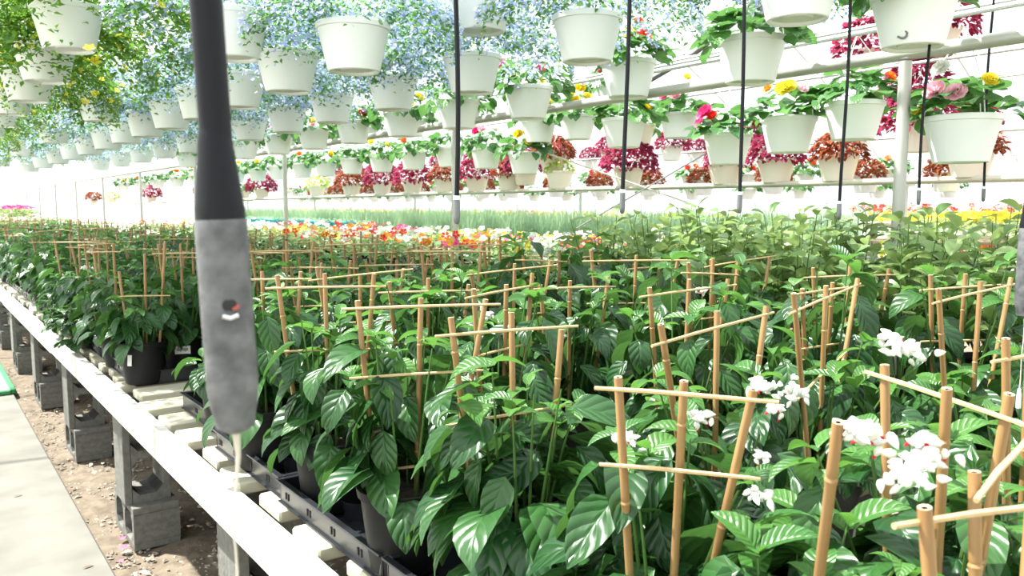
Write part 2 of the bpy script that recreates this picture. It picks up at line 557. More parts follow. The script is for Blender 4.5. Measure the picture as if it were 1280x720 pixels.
# ------------------------------------------------------------------ the setting
walk = MB().box(-1.6, .57, -3, 34, -.06, 0, bev=.008)
o = struct('floor', None) if False else None
floor_mb = MB()
xs = np.concatenate([[-4.0, .565], np.arange(.60, 2.4, .045), [13.0]])
ys = np.concatenate([[-5.0, 1.2], np.arange(1.25, 9.0, .06), [12, 20, 40.0]])
V = []
for y in ys:
    for x in xs:
        h = 0.0
        if .58 < x < 2.4 and 1.2 < y < 9.0:
            h = .012 * math.sin(x * 13 + y * 5) * math.sin(y * 7.3 - x * 3) + nrs.uniform(-.007, .007)
        V.append((x, y, -.035 + h))
nx = len(xs)
Fq = [(j * nx + i, j * nx + i + 1, (j + 1) * nx + i + 1, (j + 1) * nx + i) for j in range(len(ys) - 1) for i in range(nx - 1)]
struct('floor', mesh_np('floor', V, Fq, M['dirt']), label='brown gravelly dirt floor below the benches')
slab = MB()
ob_w = bpy.data.objects.new('walkway', None); C.objects.link(ob_w); ob_w['kind'] = 'structure'; ob_w['label'] = 'pale concrete walkway beside the bench'
for y0, y1 in ((-3, 1.1), (1.1, 9.3), (9.3, 20), (20, 33)):
    ob('slab', MB().box(-1.6, .57, y0 + .006, y1 - .006, -.07, 0, bev=.008).mesh('slab', M['concrete']), ob_w)
struct('ground', MB().box(-90, 110, -90, 130, -.30, -.09).mesh('ground', M['outside']), label='open ground outside the greenhouse')

XL, XR, YB, YF, EAVE, PEAK = -4.0, 13.0, -5.0, 40.0, 2.25, 5.2
def arch(x):
    t = (x - (XL + XR) / 2) / ((XR - XL) / 2)
    return EAVE + (PEAK - EAVE) * (1 - abs(t) ** 2.1)
ax = np.linspace(XL, XR, 33)
V, Fq = [], []
for y in (YB, YF):
    V += [(x, y, arch(x)) for x in ax]
Fq = [(i, i + 1, 34 + i, 33 + i) for i in range(32)]
roof = struct('ceiling', mesh_np('ceiling', V, Fq, M['film']), label='white translucent greenhouse film roof')
bow = MB().tube([(x, 0, arch(x) - .02) for x in ax], .016, 8)
bow.tube([(XL, 0, -.03), (XL, 0, EAVE)], .016, 8).tube([(XR, 0, -.03), (XR, 0, EAVE)], .016, 8)
bow_me = bow.mesh('bow', M['frame'], smooth=True)
for k in range(23):
    ob('bow', bow_me, roof, loc=(0, -4.9 + k * 2.0, 0))
struct('wall_left', mesh_np('wall_left', [(XL, YB, -.05), (XL, YF, -.05), (XL, YF, EAVE), (XL, YB, EAVE)], [(0, 1, 2, 3)], M['wallfilm']), label='greenhouse film side wall')
struct('wall_right', mesh_np('wall_right', [(XR, YB, -.05), (XR, YF, -.05), (XR, YF, EAVE), (XR, YB, EAVE)], [(0, 1, 2, 3)], M['wallfilm']), label='white film side wall beyond the baskets')
for nm, y in (('wall_front', YB), ('wall_back', YF)):
    V = [(x, y, -.05) for x in ax] + [(x, y, arch(x)) for x in ax]
    struct(nm, mesh_np(nm, V, [(i, i + 1, 34 + i, 33 + i) for i in range(32)], M['wallfilm']), label='film end wall of the greenhouse')
studs = [MB().tube([(XR - .05, y, -.03), (XR - .05, y, EAVE)], .02, 6) for y in np.arange(-4, 40, 1.5)]
wl = bpy.data.objects['wall_right']
for s in studs:
    ob('stud', s.mesh('stud', M['frame'], smooth=True), wl)
for z in (.9, 1.5):
    ob('girt', MB().tube([(XR - .05, YB, z), (XR - .05, YF, z)], .02, 6).mesh('girt', M['frame'], smooth=True), wl)

# pebbles and litter on the dirt
ico_v = []
g = (1 + 5 ** .5) / 2
for a in (-1, 1):
    for b in (-g, g):
        ico_v += [(0, a, b), (a, b, 0), (b, 0, a)]
ico_v = np.array(ico_v, float) / math.sqrt(1 + g * g)
oct_v = np.array([(1, 0, 0), (0, 1, 0), (-1, 0, 0), (0, -1, 0), (0, 0, 1), (0, 0, -1)], float)
oct_f = np.array([(0, 1, 4), (1, 2, 4), (2, 3, 4), (3, 0, 4), (1, 0, 5), (2, 1, 5), (3, 2, 5), (0, 3, 5)])
V, Fq, n = [], [], 0
for i in range(5200):
    y = 1.6 + nrs.rand() ** 1.4 * 7
    x = .585 + nrs.rand() ** 1.3 * 1.3
    s = nrs.uniform(.004, .013)
    c, sn = math.cos(i), math.sin(i)
    R = np.array([[c, -sn, 0], [sn, c, 0], [0, 0, 1]])
    V.append((oct_v * np.array([s * nrs.uniform(.8, 1.5), s, s * .6]) + nrs.uniform(-.15, .15, (6, 3)) * s) @ R.T + np.array([x, y, -.034]))
    Fq.append(oct_f + n)
    n += 6
pb = ob('gravel', mesh_np('gravel', np.concatenate(V), np.concatenate(Fq), M['pebble'], smooth=False))
tag(pb, 'small loose gravel on the dirt under the bench', 'gravel', kind='stuff')
LIT = leaf_arrays(L=.035, W=.02, droop=.5, fold=.3, nl=3, nc=2, start=.1)
cl = Cloud()
for i in range(260):
    cl.add(LIT, xf(nrs.uniform(0, 6.3), nrs.uniform(-.2, .2), nrs.uniform(-.5, .5), nrs.uniform(.4, 1.3), (nrs.uniform(.6, 1.7), 1.7 + nrs.rand() ** 1.3 * 6, -.02)), nrs.rand())
tag(ob('leaf_litter', cl.mesh('leaf_litter', M['pale_leaf'])), 'pale dry leaf litter scattered over the dirt', 'litter', kind='stuff')
# fallen leaves and petals on the concrete, one by one
dl = leaf_mesh('fallen_leaf', M['dead_leaf'], L=.05, W=.012, droop=.5, fold=.3, nl=4, nc=2)
pl = leaf_mesh('fallen_petal', M['pink_petal_dry'], L=.028, W=.02, droop=.4, fold=.3, nl=3, nc=2)
for i, (x, y, a) in enumerate([(.40, 3.15, 2.2), (.42, 3.35, 1.0), (.30, 3.0, .4), (.43, 3.02, 2.0), (.38, 2.78, .3), (.24, 2.75, 1.5), (.33, 4.6, .2), (.20, 3.5, 2.8), (.47, 3.5, .2), (.36, 2.5, .7), (.29, 5.3, .5)]):
    o = ob('fallen_leaf', dl, mat=xf(a, 0, 0, 1, (x, y, .004)))
    tag(o, 'brown shrivelled leaf fallen on the concrete walkway', 'leaf', 'fallen leaves on the walkway')
for i, (x, y, a) in enumerate([(.46, 2.72, 0), (.47, 2.80, 1), (.49, 2.62, 2), (.53, 2.95, .5), (.44, 2.9, 2.2)]):
    o = ob('fallen_petal', pl, mat=xf(a, 0, 0, 1, (x, y, .004)))
    tag(o, 'pink petal fallen on the concrete walkway', 'petal', 'fallen pink petals on the walkway')
for i, (x, y, a, s) in enumerate([(.63, 3.65, 0, 1.2), (.66, 3.75, 1, 1.0), (.62, 3.5, 2, .9)]):
    o = ob('fallen_petal', pl, mat=xf(a, 0, 0, s * 1.5, (x, y, -.012)))
    tag(o, 'red petal fallen on the dirt beside the concrete blocks', 'petal', 'fallen red petals on the dirt')
mt = thing('ground_mat', 'pale green-edged mat lying along the far walkway edge', 'mat', (0, 0, 0))
ob('sheet', MB().box(-.4, .548, 7.22, 16, .002, .03, bev=.004).mesh('sheet', M['mat']), mt)
ob('border', MB().box(.545, .585, 7.2, 16, .002, .042, bev=.006).box(-.4, .55, 7.18, 7.225, .002, .036, bev=.006).mesh('border', M['green_edge']), mt, )['label'] = 'dark green border strip'

# ------------------------------------------------------------------ benches
TOP = CZ - .725
b1 = thing('plant_bench', 'long low slatted wooden bench with pale front board on concrete blocks', 'bench')
rj = random.Random(3)
yy = -.9
for y0, y1 in ((-1.0, 1.45), (1.45, 2.83), (2.83, 5.35), (5.35, 8.3), (8.3, 11.4), (11.4, 15), (15, 20)):
    dz = -.008 if y0 in (5.35, 11.4) else 0
    ob('front_board', MB().box(.617, .655, y0 + .002, y1 - .002, CZ - .855 + dz, CZ - .742 + dz, bev=.004).mesh('front_board', M['fascia']), b1)
for x in (1.15, 1.7, 2.25):
    ob('joist', MB().box(x, x + .04, -1, 20, CZ - .855, CZ - .762).mesh('joist', M['under']), b1)
y = -.62
k = 0
slat_me = [MB().box(.0, 1.66, 0, w, -.034, 0, bev=.005).mesh('slat', M['slat']) for w in (.150, .142, .156, .092, .088, .095)]
while y < 19.7 and k < 160:
    wide = y < 3.3
    o = ob('slat', slat_me[k % 3 + (0 if wide else 3)], b1, loc=(.648 + rj.uniform(-.006, .03), y, TOP + rj.uniform(-.004, .001)))
    o.rotation_euler = (rj.uniform(-.02, .02), 0, rj.uniform(-.012, .012))
    y += (.242 if wide else .165) + rj.uniform(-.012, .012)
    k += 1
# concrete blocks under the bench front: one laid flat, one standing on end
def block_mesh(name):
    """0.39 long (x), 0.19 wide (y), 0.19 along the two open cores (z)"""
    mb = MB()
    L_, W_, H_, t = .39, .19, .19, .032
    mb.box(0, L_, 0, t, 0, H_, bev=.003).box(0, L_, W_ - t, W_, 0, H_, bev=.003)
    for x in (0, (L_ - t) / 2, L_ - t):
        mb.box(x, x + t, t, W_ - t, 0, H_)
    for cx in (t, (L_ + t) / 2):                         # rounded core corners
        w = (L_ - 3 * t) / 2
        for (px, py) in ((cx, t), (cx + w, t), (cx, W_ - t), (cx + w, W_ - t)):
            sx = 1 if px == cx else -1
            sy = 1 if py == t else -1
            q = .03
            V = [(px, py, z) for z in (0, H_)] + [(px + sx * q, py, z) for z in (0, H_)] + [(px, py + sy * q, z) for z in (0, H_)]
            mb.add(V, [(2, 4, 5, 3), (0, 2, 4), (1, 5, 3), (4, 2, 3, 5)])
    return mb.mesh(name, M['block'])
bm = block_mesh('concrete_block')
for i, ys_ in enumerate((3.62, 5.12, 6.65, 8.2, 9.75, 11.3, 2.1)):
    nm = ORD[i] + ' ' if i < 6 else ''
    if i == 6:
        la, lb = 'concrete block lying flat under the bench nearest the camera', 'concrete block standing under the bench nearest the camera'
    else:
        la = 'grey concrete block lying flat on the dirt, %s bench support along the walkway' % (['first', 'second', 'third', 'fourth', 'fifth', 'sixth'][i])
        lb = 'grey concrete block standing on end under the bench, %s support along the walkway' % (['first', 'second', 'third', 'fourth', 'fifth', 'sixth'][i])
    # lying: cores along X, long side along Y
    m1 = Matrix.Translation((.69, ys_ , -.03)) @ Matrix(((0, 0, 1, 0), (1, 0, 0, 0), (0, 1, 0, 0), (0, 0, 0, 1)))
    o = ob('concrete_block', bm, mat=m1)
    tag(o, la, 'block')
    # standing: long side up, cores along Y
    m2 = Matrix.Translation((.672, ys_ + .06, .16)) @ Matrix(((0, 1, 0, 0), (0, 0, 1, 0), (1, 0, 0, 0), (0, 0, 0, 1)))
    o = ob('concrete_block', bm, mat=m2 @ Matrix.Diagonal((1.1, 1, 1, 1)))
    tag(o, lb, 'block')
for i, ys_ in enumerate((2.9, 4.5, 6.1, 7.7, 9.3)):
    m1 = Matrix.Translation((2.0, ys_, -.03)) @ Matrix(((0, 0, 1, 0), (1, 0, 0, 0), (0, 1, 0, 0), (0, 0, 0, 1)))
    m2 = Matrix.Translation((2.0, ys_ + .06, .16)) @ Matrix(((0, 1, 0, 0), (0, 0, 1, 0), (1, 0, 0, 0), (0, 0, 0, 1)))
    for mm, lab in ((m1, 'concrete block lying flat in shade under the back of the bench'), (m2 @ Matrix.Diagonal((1.1, 1, 1, 1)), 'concrete block standing in shade under the back of the bench')):
        tag(ob('concrete_block', bm, mat=mm), lab, 'block', 'shaded blocks under the back of the bench')

def plain_bench(name, label, x0, x1, y0, y1, z):
    b = thing(name, label, 'bench')
    ob('bench_top', MB().box(x0, x1, y0, y1, z - .05, z, bev=.005).mesh('bench_top', M['under']), b)
    for y in np.arange(y0 + .3, y1, 2.4):
        for x in (x0 + .05, x1 - .13):
            ob('leg', MB().box(x, x + .08, y, y + .08, -.04, z - .05).mesh('leg', M['under']), b)
plain_bench('plant_bench', 'wooden bench of broad-leaved plants just behind the staked vines', 2.36, 2.915, -.5, 20, TOP)
plain_bench('plant_bench', 'wooden bench of mixed bedding flowers just beyond the long pipe', 2.985, 3.95, -.5, 20, TOP)
plain_bench('plant_bench', 'wooden bench holding the grassy seedlings and cyan pots', 4.05, 4.975, -.5, 20, TOP)
plain_bench('plant_bench', 'narrow wooden bench behind the grassy seedlings', 5.025, 5.7, -.5, 20, TOP)

# ------------------------------------------------------------------ trays
def tray(x0, x1, y0, y1, label, pockets=True, group=None):
    t = thing('plant_tray', label, 'tray', (x0, y0, TOP), group)
    w, l, h = x1 - x0, y1 - y0, .058
    mb = MB()
    e = .004
    mb.box(0, w, 0, l, 0.001, .004)
    mb.box(.006, .009, .004, l - .004, 0, h).box(w - .009, w - .006, .004, l - .004, 0, h)
    mb.box(.006, w - .006, .006, .009, 0, h).box(.006, w - .006, l - .009, l - .006, 0, h)
    ob('tray_body', mb.mesh('tray_body', M['tray']), t)
    mb = MB()
    mb.box(-.004, .012, -.002, l + .002, h - .004, h + .001, bev=.001).box(w - .012, w + .004, 0, l, h - .004, h + .001, bev=.001)
    mb.box(.012, w - .012, -.002, .012, h - .004, h + .001, bev=.001).box(.012, w - .012, l - .012, l + .002, h - .004, h + .001, bev=.001)
    ob('rim', mb.mesh('rim', M['tray']), t)
    sl = MB()
    for yv in np.arange(.09, l - .05, .13):
        for d in (0, .014):
            sl.box(.004, .0065, yv + d, yv + d + .006, .018, .034)
    ob('slot', sl.mesh('slot', M['hole']), t)['kind'] = 'stuff'
    if pockets:
        for i in range(2):
            for j in range(4):
                p = MB()
                p.lathe([(.050, .004), (.055, .045), (.060, .047), (.060, .044)], 18, c=((i + .5) * w / 2 if w > .3 else .07 + i * .13, (j + .5) * l / 4, 0))
                ob('pocket', p.mesh('pocket', M['tray'], smooth=True), t)
    return t
tray(.685, 1.23, 1.335, 1.875, 'black plastic carry tray under the nearest clear pots at the bench edge')
tray(.695, 1.23, 1.885, 2.42, 'black plastic carry tray just beyond the nearest one, by the bare slats')
tray(.745, 1.23, 2.45, 2.98, 'half-empty black tray set back from the edge behind the hanging hose')
tray(.69, 1.23, 3.44, 3.98, 'black tray under the pot with a white sticker', False)
tray(.70, 1.23, 4.0, 4.54, 'black tray just beyond the sticker pot, on the bench edge', False)
tray(.685, 1.23, .78, 1.32, 'black tray at the bottom of the view under dark leaves', False)
tray(.685, 1.23, .22, .76, 'black tray hidden under the closest staked vines', False)
for k in range(14):
    tray(.70, 1.23, 4.56 + k * .56, 5.1 + k * .56, 'black plastic tray further along the aisle edge of the bench', False, 'far trays along the bench edge')

# ------------------------------------------------------------------ black pot, bamboo trellis, staked vine
POT_H = .172
pm = MB()
pm.lathe([(.066, 0), (.071, .004), (.088, .150), (.094, .152), (.096, .170), (.094, .172), (.089, .171), (.086, .148), (.085, .14)], 26)
pm.disc(.066, 0.001, 26, up=False)
pot_me = pm.mesh('pot', M['pot_black'], smooth=True)
soil_me = MB().disc(.0855, 0, 20).mesh('soil', M['soil'])

def stake_mesh(L, r=.0055, seed=0):
    rr = random.Random(seed)
    mb = MB()
    zs = [0]
    z = rr.uniform(.05, .16)
    prof = [(r * .96, 0)]
    while z < L - .02:
        prof += [(r, z - .006), (r * 1.16, z - .0015), (r * .90, z + .001), (r * 1.05, z + .004), (r, z + .010)]
        z += rr.uniform(.12, .2)
    prof += [(r, L - .001), (r * .94, L)]
    mb.lathe(prof, 10)
    mb.lathe([(r * .94, L), (r * .5, L - .0005)], 10, mi=1)
    mb.lathe([(r * .5, L - .0005), (r * .45, L - .012)], 10, mi=2)
    mb.disc(r * .45, L - .012, 10, mi=2)
    return mb.mesh('stake', M['bamboo'], M['bamboo_cut'], M['hole'], smooth=True)
STAKES = [stake_mesh(.40, seed=i) for i in range(4)]
FAR_STAKE = MB().tube([(0, 0, 0), (0, 0, .40)], .0058, 6).mesh('stake', M['bamboo'], smooth=True)
BAR = MB().tube([(0, 0, 0), (.33, .001, .001), (.67, -.001, .001), (1, 0, 0)], [.0026, .003, .0028, .0024], 6).mesh('crossbar', M['bamboo_split'], smooth=True)

def align(a, b, base_len, rscale=1.0):
    d = b - a
    q = d.to_track_quat('Z', 'Y').to_matrix().to_4x4()
    return Matrix.Translation(a) @ q @ Matrix.Diagonal((rscale, rscale, d.length / base_len, 1))

def bar_mat(a, b, rs=1.0):
    d = b - a
    q = d.to_track_quat('X', 'Z').to_matrix().to_4x4()
    return Matrix.Translation(a) @ q @ Matrix.Diagonal((d.length, rs, rs, 1))

# bract cluster of the bleeding heart vine
def bract_arrays():
    n, rows = 6, [(0, 0.0), (.0042, .002), (.0060, .008), (.0042, .015), (.0006, .022)]
    V, U, F = [], [], []
    for i, (r, x) in enumerate(rows):
        for k in range(n):
            t = 2 * PI * k / n
            rr = max(r, .0004) * (1.0 + (.22 if k % 2 else -.12))
            V.append((x, rr * math.cos(t), rr * math.sin(t)))
            U.append((k / n, i / 4))
    for i in range(len(rows) - 1):
        for k in range(n):
            F.append((i * n + k, i * n + (k + 1) % n, (i + 1) * n + (k + 1) % n, (i + 1) * n + k))
    return np.array(V), np.array(F), np.array(U)
BRACT = bract_arrays()
def bract_meshes(seed, n, spread):
    r = random.Random(seed)
    w, rd = Cloud(), Cloud()
    for i in range(n):
        az = r.uniform(0, 6.28)
        pitch = r.uniform(-1.2, .6)
        p = Vector((r.gauss(0, spread), r.gauss(0, spread), r.gauss(0, spread * .6)))
        m = xf(az, pitch, r.uniform(0, 3), r.uniform(.8, 1.35), p)
        w.add(BRACT, m, r.random())
        if r.random() < .07:
            rd.add(BRACT, m @ Matrix.Translation((.018, 0, 0)) @ Matrix.Scale(.42, 4), r.random())
    rd.add(BRACT, xf(1, -.5, 0, .5, Vector((spread, 0, 0))), .5)
    return w.mesh('flower_cluster', M['white_petal']), rd.mesh('red_corolla', M['red_petal'])
BR = [bract_meshes(11, 20, .015), bract_meshes(12, 12, .012), bract_meshes(13, 28, .020)]

def add_flower(root, p, v, s=1.0, rz=0.0):
    f = ob('flower_cluster', BR[v][0], root, mat=Matrix.Translation(p) @ Matrix.Rotation(rz, 4, 'Z') @ Matrix.Scale(s * .68, 4))
    f['label'] = 'white bract cluster'
    f['kind'] = 'stuff'
    q = ob('red_corolla', BR[v][1], f)
    q['label'] = 'tiny red corollas'
    q['kind'] = 'stuff'

SOIL_Z = POT_H - .022
def vine_plant(x, y, label, seed, stakes=None, bars=None, height=.30, radius=.16, n=78, flowers=(), group=None, near=True, tagged=None, z=TOP + .006, front_clear=True, skirt=0, clear_z=.03):
    root = thing('staked_vine', label, 'potted plant', (x, y, z), group)
    ob('pot', pot_me, root)
    ob('soil', soil_me, root, loc=(0, 0, SOIL_Z))
    lay, stems = plant_layout(seed, height, radius, n, skirt=skirt)
    ob('stem', stems_mesh(stems), root, loc=(0, 0, SOIL_Z))
    to_cam = Vector((-x, -y, 0)).normalized()
    tz = 0
    for kind, v, m in lay:
        p = m.translation
        if front_clear and stakes and p.z > clear_z and p.dot(to_cam) > .055 and random.Random(int(p.x * 1e6)).random() < .78:
            continue
        mm = Matrix.Translation((0, 0, SOIL_Z)) @ m
        if kind == 'young':
            ob('leaf', YOUNG[v], root, mat=mm)['label'] = 'bright green young leaf'
        else:
            ob('leaf', VINE[v], root, mat=mm)
    o3 = Vector((x, y, z))
    for i, (b, t) in enumerate(stakes or ()):
        th = 1.0
        b, t = Vector(b) - o3, Vector(t) - o3
        ob('stake', STAKES[(seed + i) % 4], root, mat=align(b, t, .40, th))
    for (a, b) in bars or ():
        ob('crossbar', BAR, root, mat=bar_mat(Vector(a) - o3, Vector(b) - o3))
    for (fx, fy, fz, v, s) in flowers:
        add_flower(root, Vector((fx, fy, fz)) - o3, v, s, fx * 50)
    return root

def W(x, y, zrel):
    return Vector((x, y, CZ + zrel))

def fan(x, y, tops, zt):
    """stakes from the pot to given tops (world x, y), bottoms gathered in the pot"""
    out = []
    n = len(tops)
    for i, tp in enumerate(tops):
        zz = tp[2] if len(tp) > 2 else zt
        bx = x + max(-.055, min(.055, (tp[0] - x) * .55))
        by = y + max(-.055, min(.055, (tp[1] - y) * .55))
        out.append((W(bx, by, -.66), W(tp[0], tp[1], zz)))
    return out
def bars_for(st, levels, over=.03):
    """crossbars tied to the outer stakes at heights (relative to eye level)"""
    res = []
    for z0, z1 in levels:
        def at(s, zr):
            b, t = s
            k = (CZ + zr - b.z) / (t.z - b.z)
            return b.lerp(t, k)
        a, c = at(st[0], z0), at(st[-1], z1)
        d = (c - a).normalized()
        # tie on the camera side of the stakes
        n = Vector((-(a.x + c.x) / 2, -(a.y + c.y) / 2, 0)).normalized() * .008
        res.append((a - d * over + n, c + d * over + n))
    return res

placed = []
def near_vine(x, y, label, seed, tops, zt, levels=(), extra=(), **kw):
    st = fan(x, y, tops, zt)
    bars = (bars_for(st, levels) if levels else []) + list(extra)
    placed.append((x, y))
    vine_plant(x, y, label, seed, st, bars, **kw)

# --- the trellised vines that can be told apart
near_vine(.80, .725, 'staked vine with three bamboo canes and two pale crossbars in front', 101,
          [(.69, .70, -.21), (.745, .642, -.212), (.775, .563, -.212)], -.21, [(-.225, -.224), (-.325, -.322)], skirt=34, clear_z=.10, height=0.25, radius=.17, n=130,
          flowers=[W(.80, .66, -.27)[:] + (1, .9), W(.72, .72, -.30)[:] + (0, .8), W(.84, .58, -.25)[:] + (1, .7), W(.78, .55, -.29)[:] + (1, .6), W(.79, .56, -.34)[:] + (0, .8)])
near_vine(.80, 1.04, 'staked vine whose three canes lean apart, in the middle front of the bench', 102,
          [(.72, 1.13), (.84, 1.12), (.905, 1.06, -.215)], -.186, [(-.215, -.21), (-.365, -.35)], skirt=34, clear_z=.10, height=0.33, radius=.16, n=130)
near_vine(.76, 1.37, 'staked vine in a black pot on the bench edge, thick cane rising from its rim', 103,
          [(.68, 1.40), (.80, 1.365), (.89, 1.27)], -.18, [(-.195, -.19), (-.33, -.32), (-.52, -.5)], height=0.34, radius=.14, n=117)
near_vine(.78, 1.76, 'vine in a black pot beside the slotted trays, leaves drooping over the rim', 104,
          [(.68, 1.82), (.79, 1.80), (.88, 1.72)], -.16, [(-.19, -.19), (-.34, -.34)], height=0.33, radius=.13, n=102)
near_vine(.76, 2.15, 'vine in a black pot behind the hanging coupling, last before the bare slats', 105,
          [(.69, 2.2), (.78, 2.2), (.86, 2.12)], -.18, [(-.2, -.2)], height=0.33, radius=.13, n=102)
near_vine(1.12, .88, 'staked vine with a tilted crossbar on three canes, second row from aisle, mid-frame', 106,
          [(.94, .86), (1.14, .91), (1.27, .90)], -.185, [(-.215, -.20)], height=0.30, radius=.18, n=130,
          flowers=[W(1.02, .72, -.27)[:] + (0, 1.0), W(1.06, .70, -.28)[:] + (2, .9)])
near_vine(1.53, .94, 'staked vine with tall canes and two short tilted crossbars, third row in', 107,
          [(1.34, .89), (1.53, .94), (1.74, .99)], -.165, [(-.20, -.18), (-.37, -.33)], height=.28, radius=.19, n=130)
near_vine(1.85, .78, 'staked vine near the right edge, crossbar level between two canes', 108,
          [(1.68, .78), (1.92, .80), (2.08, .80)], -.168, [(-.195, -.185)], height=.26, radius=.19, n=124)
near_vine(.98, .45, 'white-flowered vine with a long crossbar falling across three canes at right', 109,
          [(.93, .49), (.86, .385), (.885, .335)], -.19, [(-.205, -.215)], skirt=34, clear_z=.10, height=0.27, radius=.17, n=130,
          flowers=[W(.985, .495, -.178)[:] + (2, .85), W(1.02, .53, -.172)[:] + (1, .9)])
near_vine(.80, .53, 'vine with one thick leaning bamboo cane and white blooms at lower right', 110,
          [(.655, .385, -.192)], -.19, [], skirt=34, clear_z=.10, height=.20, radius=.15, n=124,
          flowers=[W(.675, .38, -.20)[:] + (0, .9), W(.70, .38, -.215)[:] + (1, .8)])
near_vine(.72, .235, 'nearest vine at the bottom right corner with a level crossbar and white blooms', 111,
          [(.60, .28, -.226), (.73, .30, -.23), (.86, .30, -.215)], -.22, [], skirt=34, clear_z=.10, height=.20, radius=.16, n=130,
          extra=[(W(.575, .29, -.238), W(.80, .22, -.245)), (W(.70, .285, -.245), W(.89, .31, -.22))],
          flowers=[W(.66, .32, -.222)[:] + (2, .8), W(.69, .325, -.215)[:] + (0, .75), W(.70, .33, -.205)[:] + (1, .8)])
near_vine(1.27, .44, 'vine behind the corner plants at the right edge, cane cut square', 112,
          [(1.14, .44, -.172), (1.3, .47, -.18), (1.4, .4, -.18)], -.18, [(-.2, -.2)], height=.26, radius=.18, n=124)
near_vine(.735, 3.50, 'vine in the black pot with a white side tag, facing the bare slats', 113,
          [(.66, 3.50, -.26), (.75, 3.46, -.19), (.82, 3.42, -.14)], -.2, [(-.36, -.36)], height=.25, radius=.14, n=108)
near_vine(.93, 3.62, 'vine in the black pot with a printed white sticker beside bare slats', 114,
          [(.84, 3.62), (.93, 3.62), (1.02, 3.55)], -.16, [(-.2, -.2)], height=.28, radius=.15, n=114)

near_vine(.80, 2.60, 'low leafy vine without canes behind the hanging coupling, beside the bare slats', 115, [], -.2, [], height=.10, radius=.12, n=50, front_clear=False)
# stickers on the two pots
for o in list(C.objects):
    if o.get('label', '').startswith('vine in the black pot with a white side tag'):
        a = math.atan2(-3.50, -.735) - .62
        l = ob('sticker', MB().box(-.009, .009, -.0006, .0006, -.022, .022).mesh('sticker', M['tag']), o, mat=Matrix.Rotation(a + PI / 2, 4, 'Z') @ Matrix.Translation((0, -.0865, .105)) @ Matrix.Rotation(-.1, 4, 'X'))
        l['label'] = 'white tag'
    if o.get('label', '').startswith('vine in the black pot with a printed'):
        a = math.atan2(-3.62, -.93) - .1
        l = ob('sticker', MB().box(-.031, .031, -.0006, .0006, -.017, .017).mesh('sticker', M['tag']), o, mat=Matrix.Rotation(a + PI / 2, 4, 'Z') @ Matrix.Translation((0, -.0885, .11)) @ Matrix.Rotation(-.1, 4, 'X'))
        l['label'] = 'white printed sticker'
        pr = MB()
        for k in range(7):
            x0 = -.022 + k * .0064
            pr.box(x0, x0 + .0042, -.0012, -.0006, -.003 - (k % 3) * .002, .007)
        ob('print', pr.mesh('print', M['ink']), l)

# --- the rest of the staked vines: five rows; nearer ones leaf by leaf, farther ones with a shared crown
FAR_CROWN = []
for i in range(6):
    lay, stems = plant_layout(500 + i, .37 + .03 * (i % 3), .19, 120)
    a, b = Cloud(), Cloud()
    r = random.Random(i)
    for kind, v, m in lay:
        mm = Matrix.Translation((0, 0, SOIL_Z)) @ m
        (b if kind == 'young' else a).add(YOUNG_LOW[0] if kind == 'young' else VINE_LOW[v], mm, r.random())
    FAR_CROWN.append((a.mesh('foliage', M['vine']), b.mesh('young_foliage', M['vine_young'])))
far_pot = MB().lathe([(.066, 0), (.092, .152), (.096, .170), (.086, .165)], 14).disc(.09, .15, 14).mesh('pot', M['pot_black'], smooth=True)

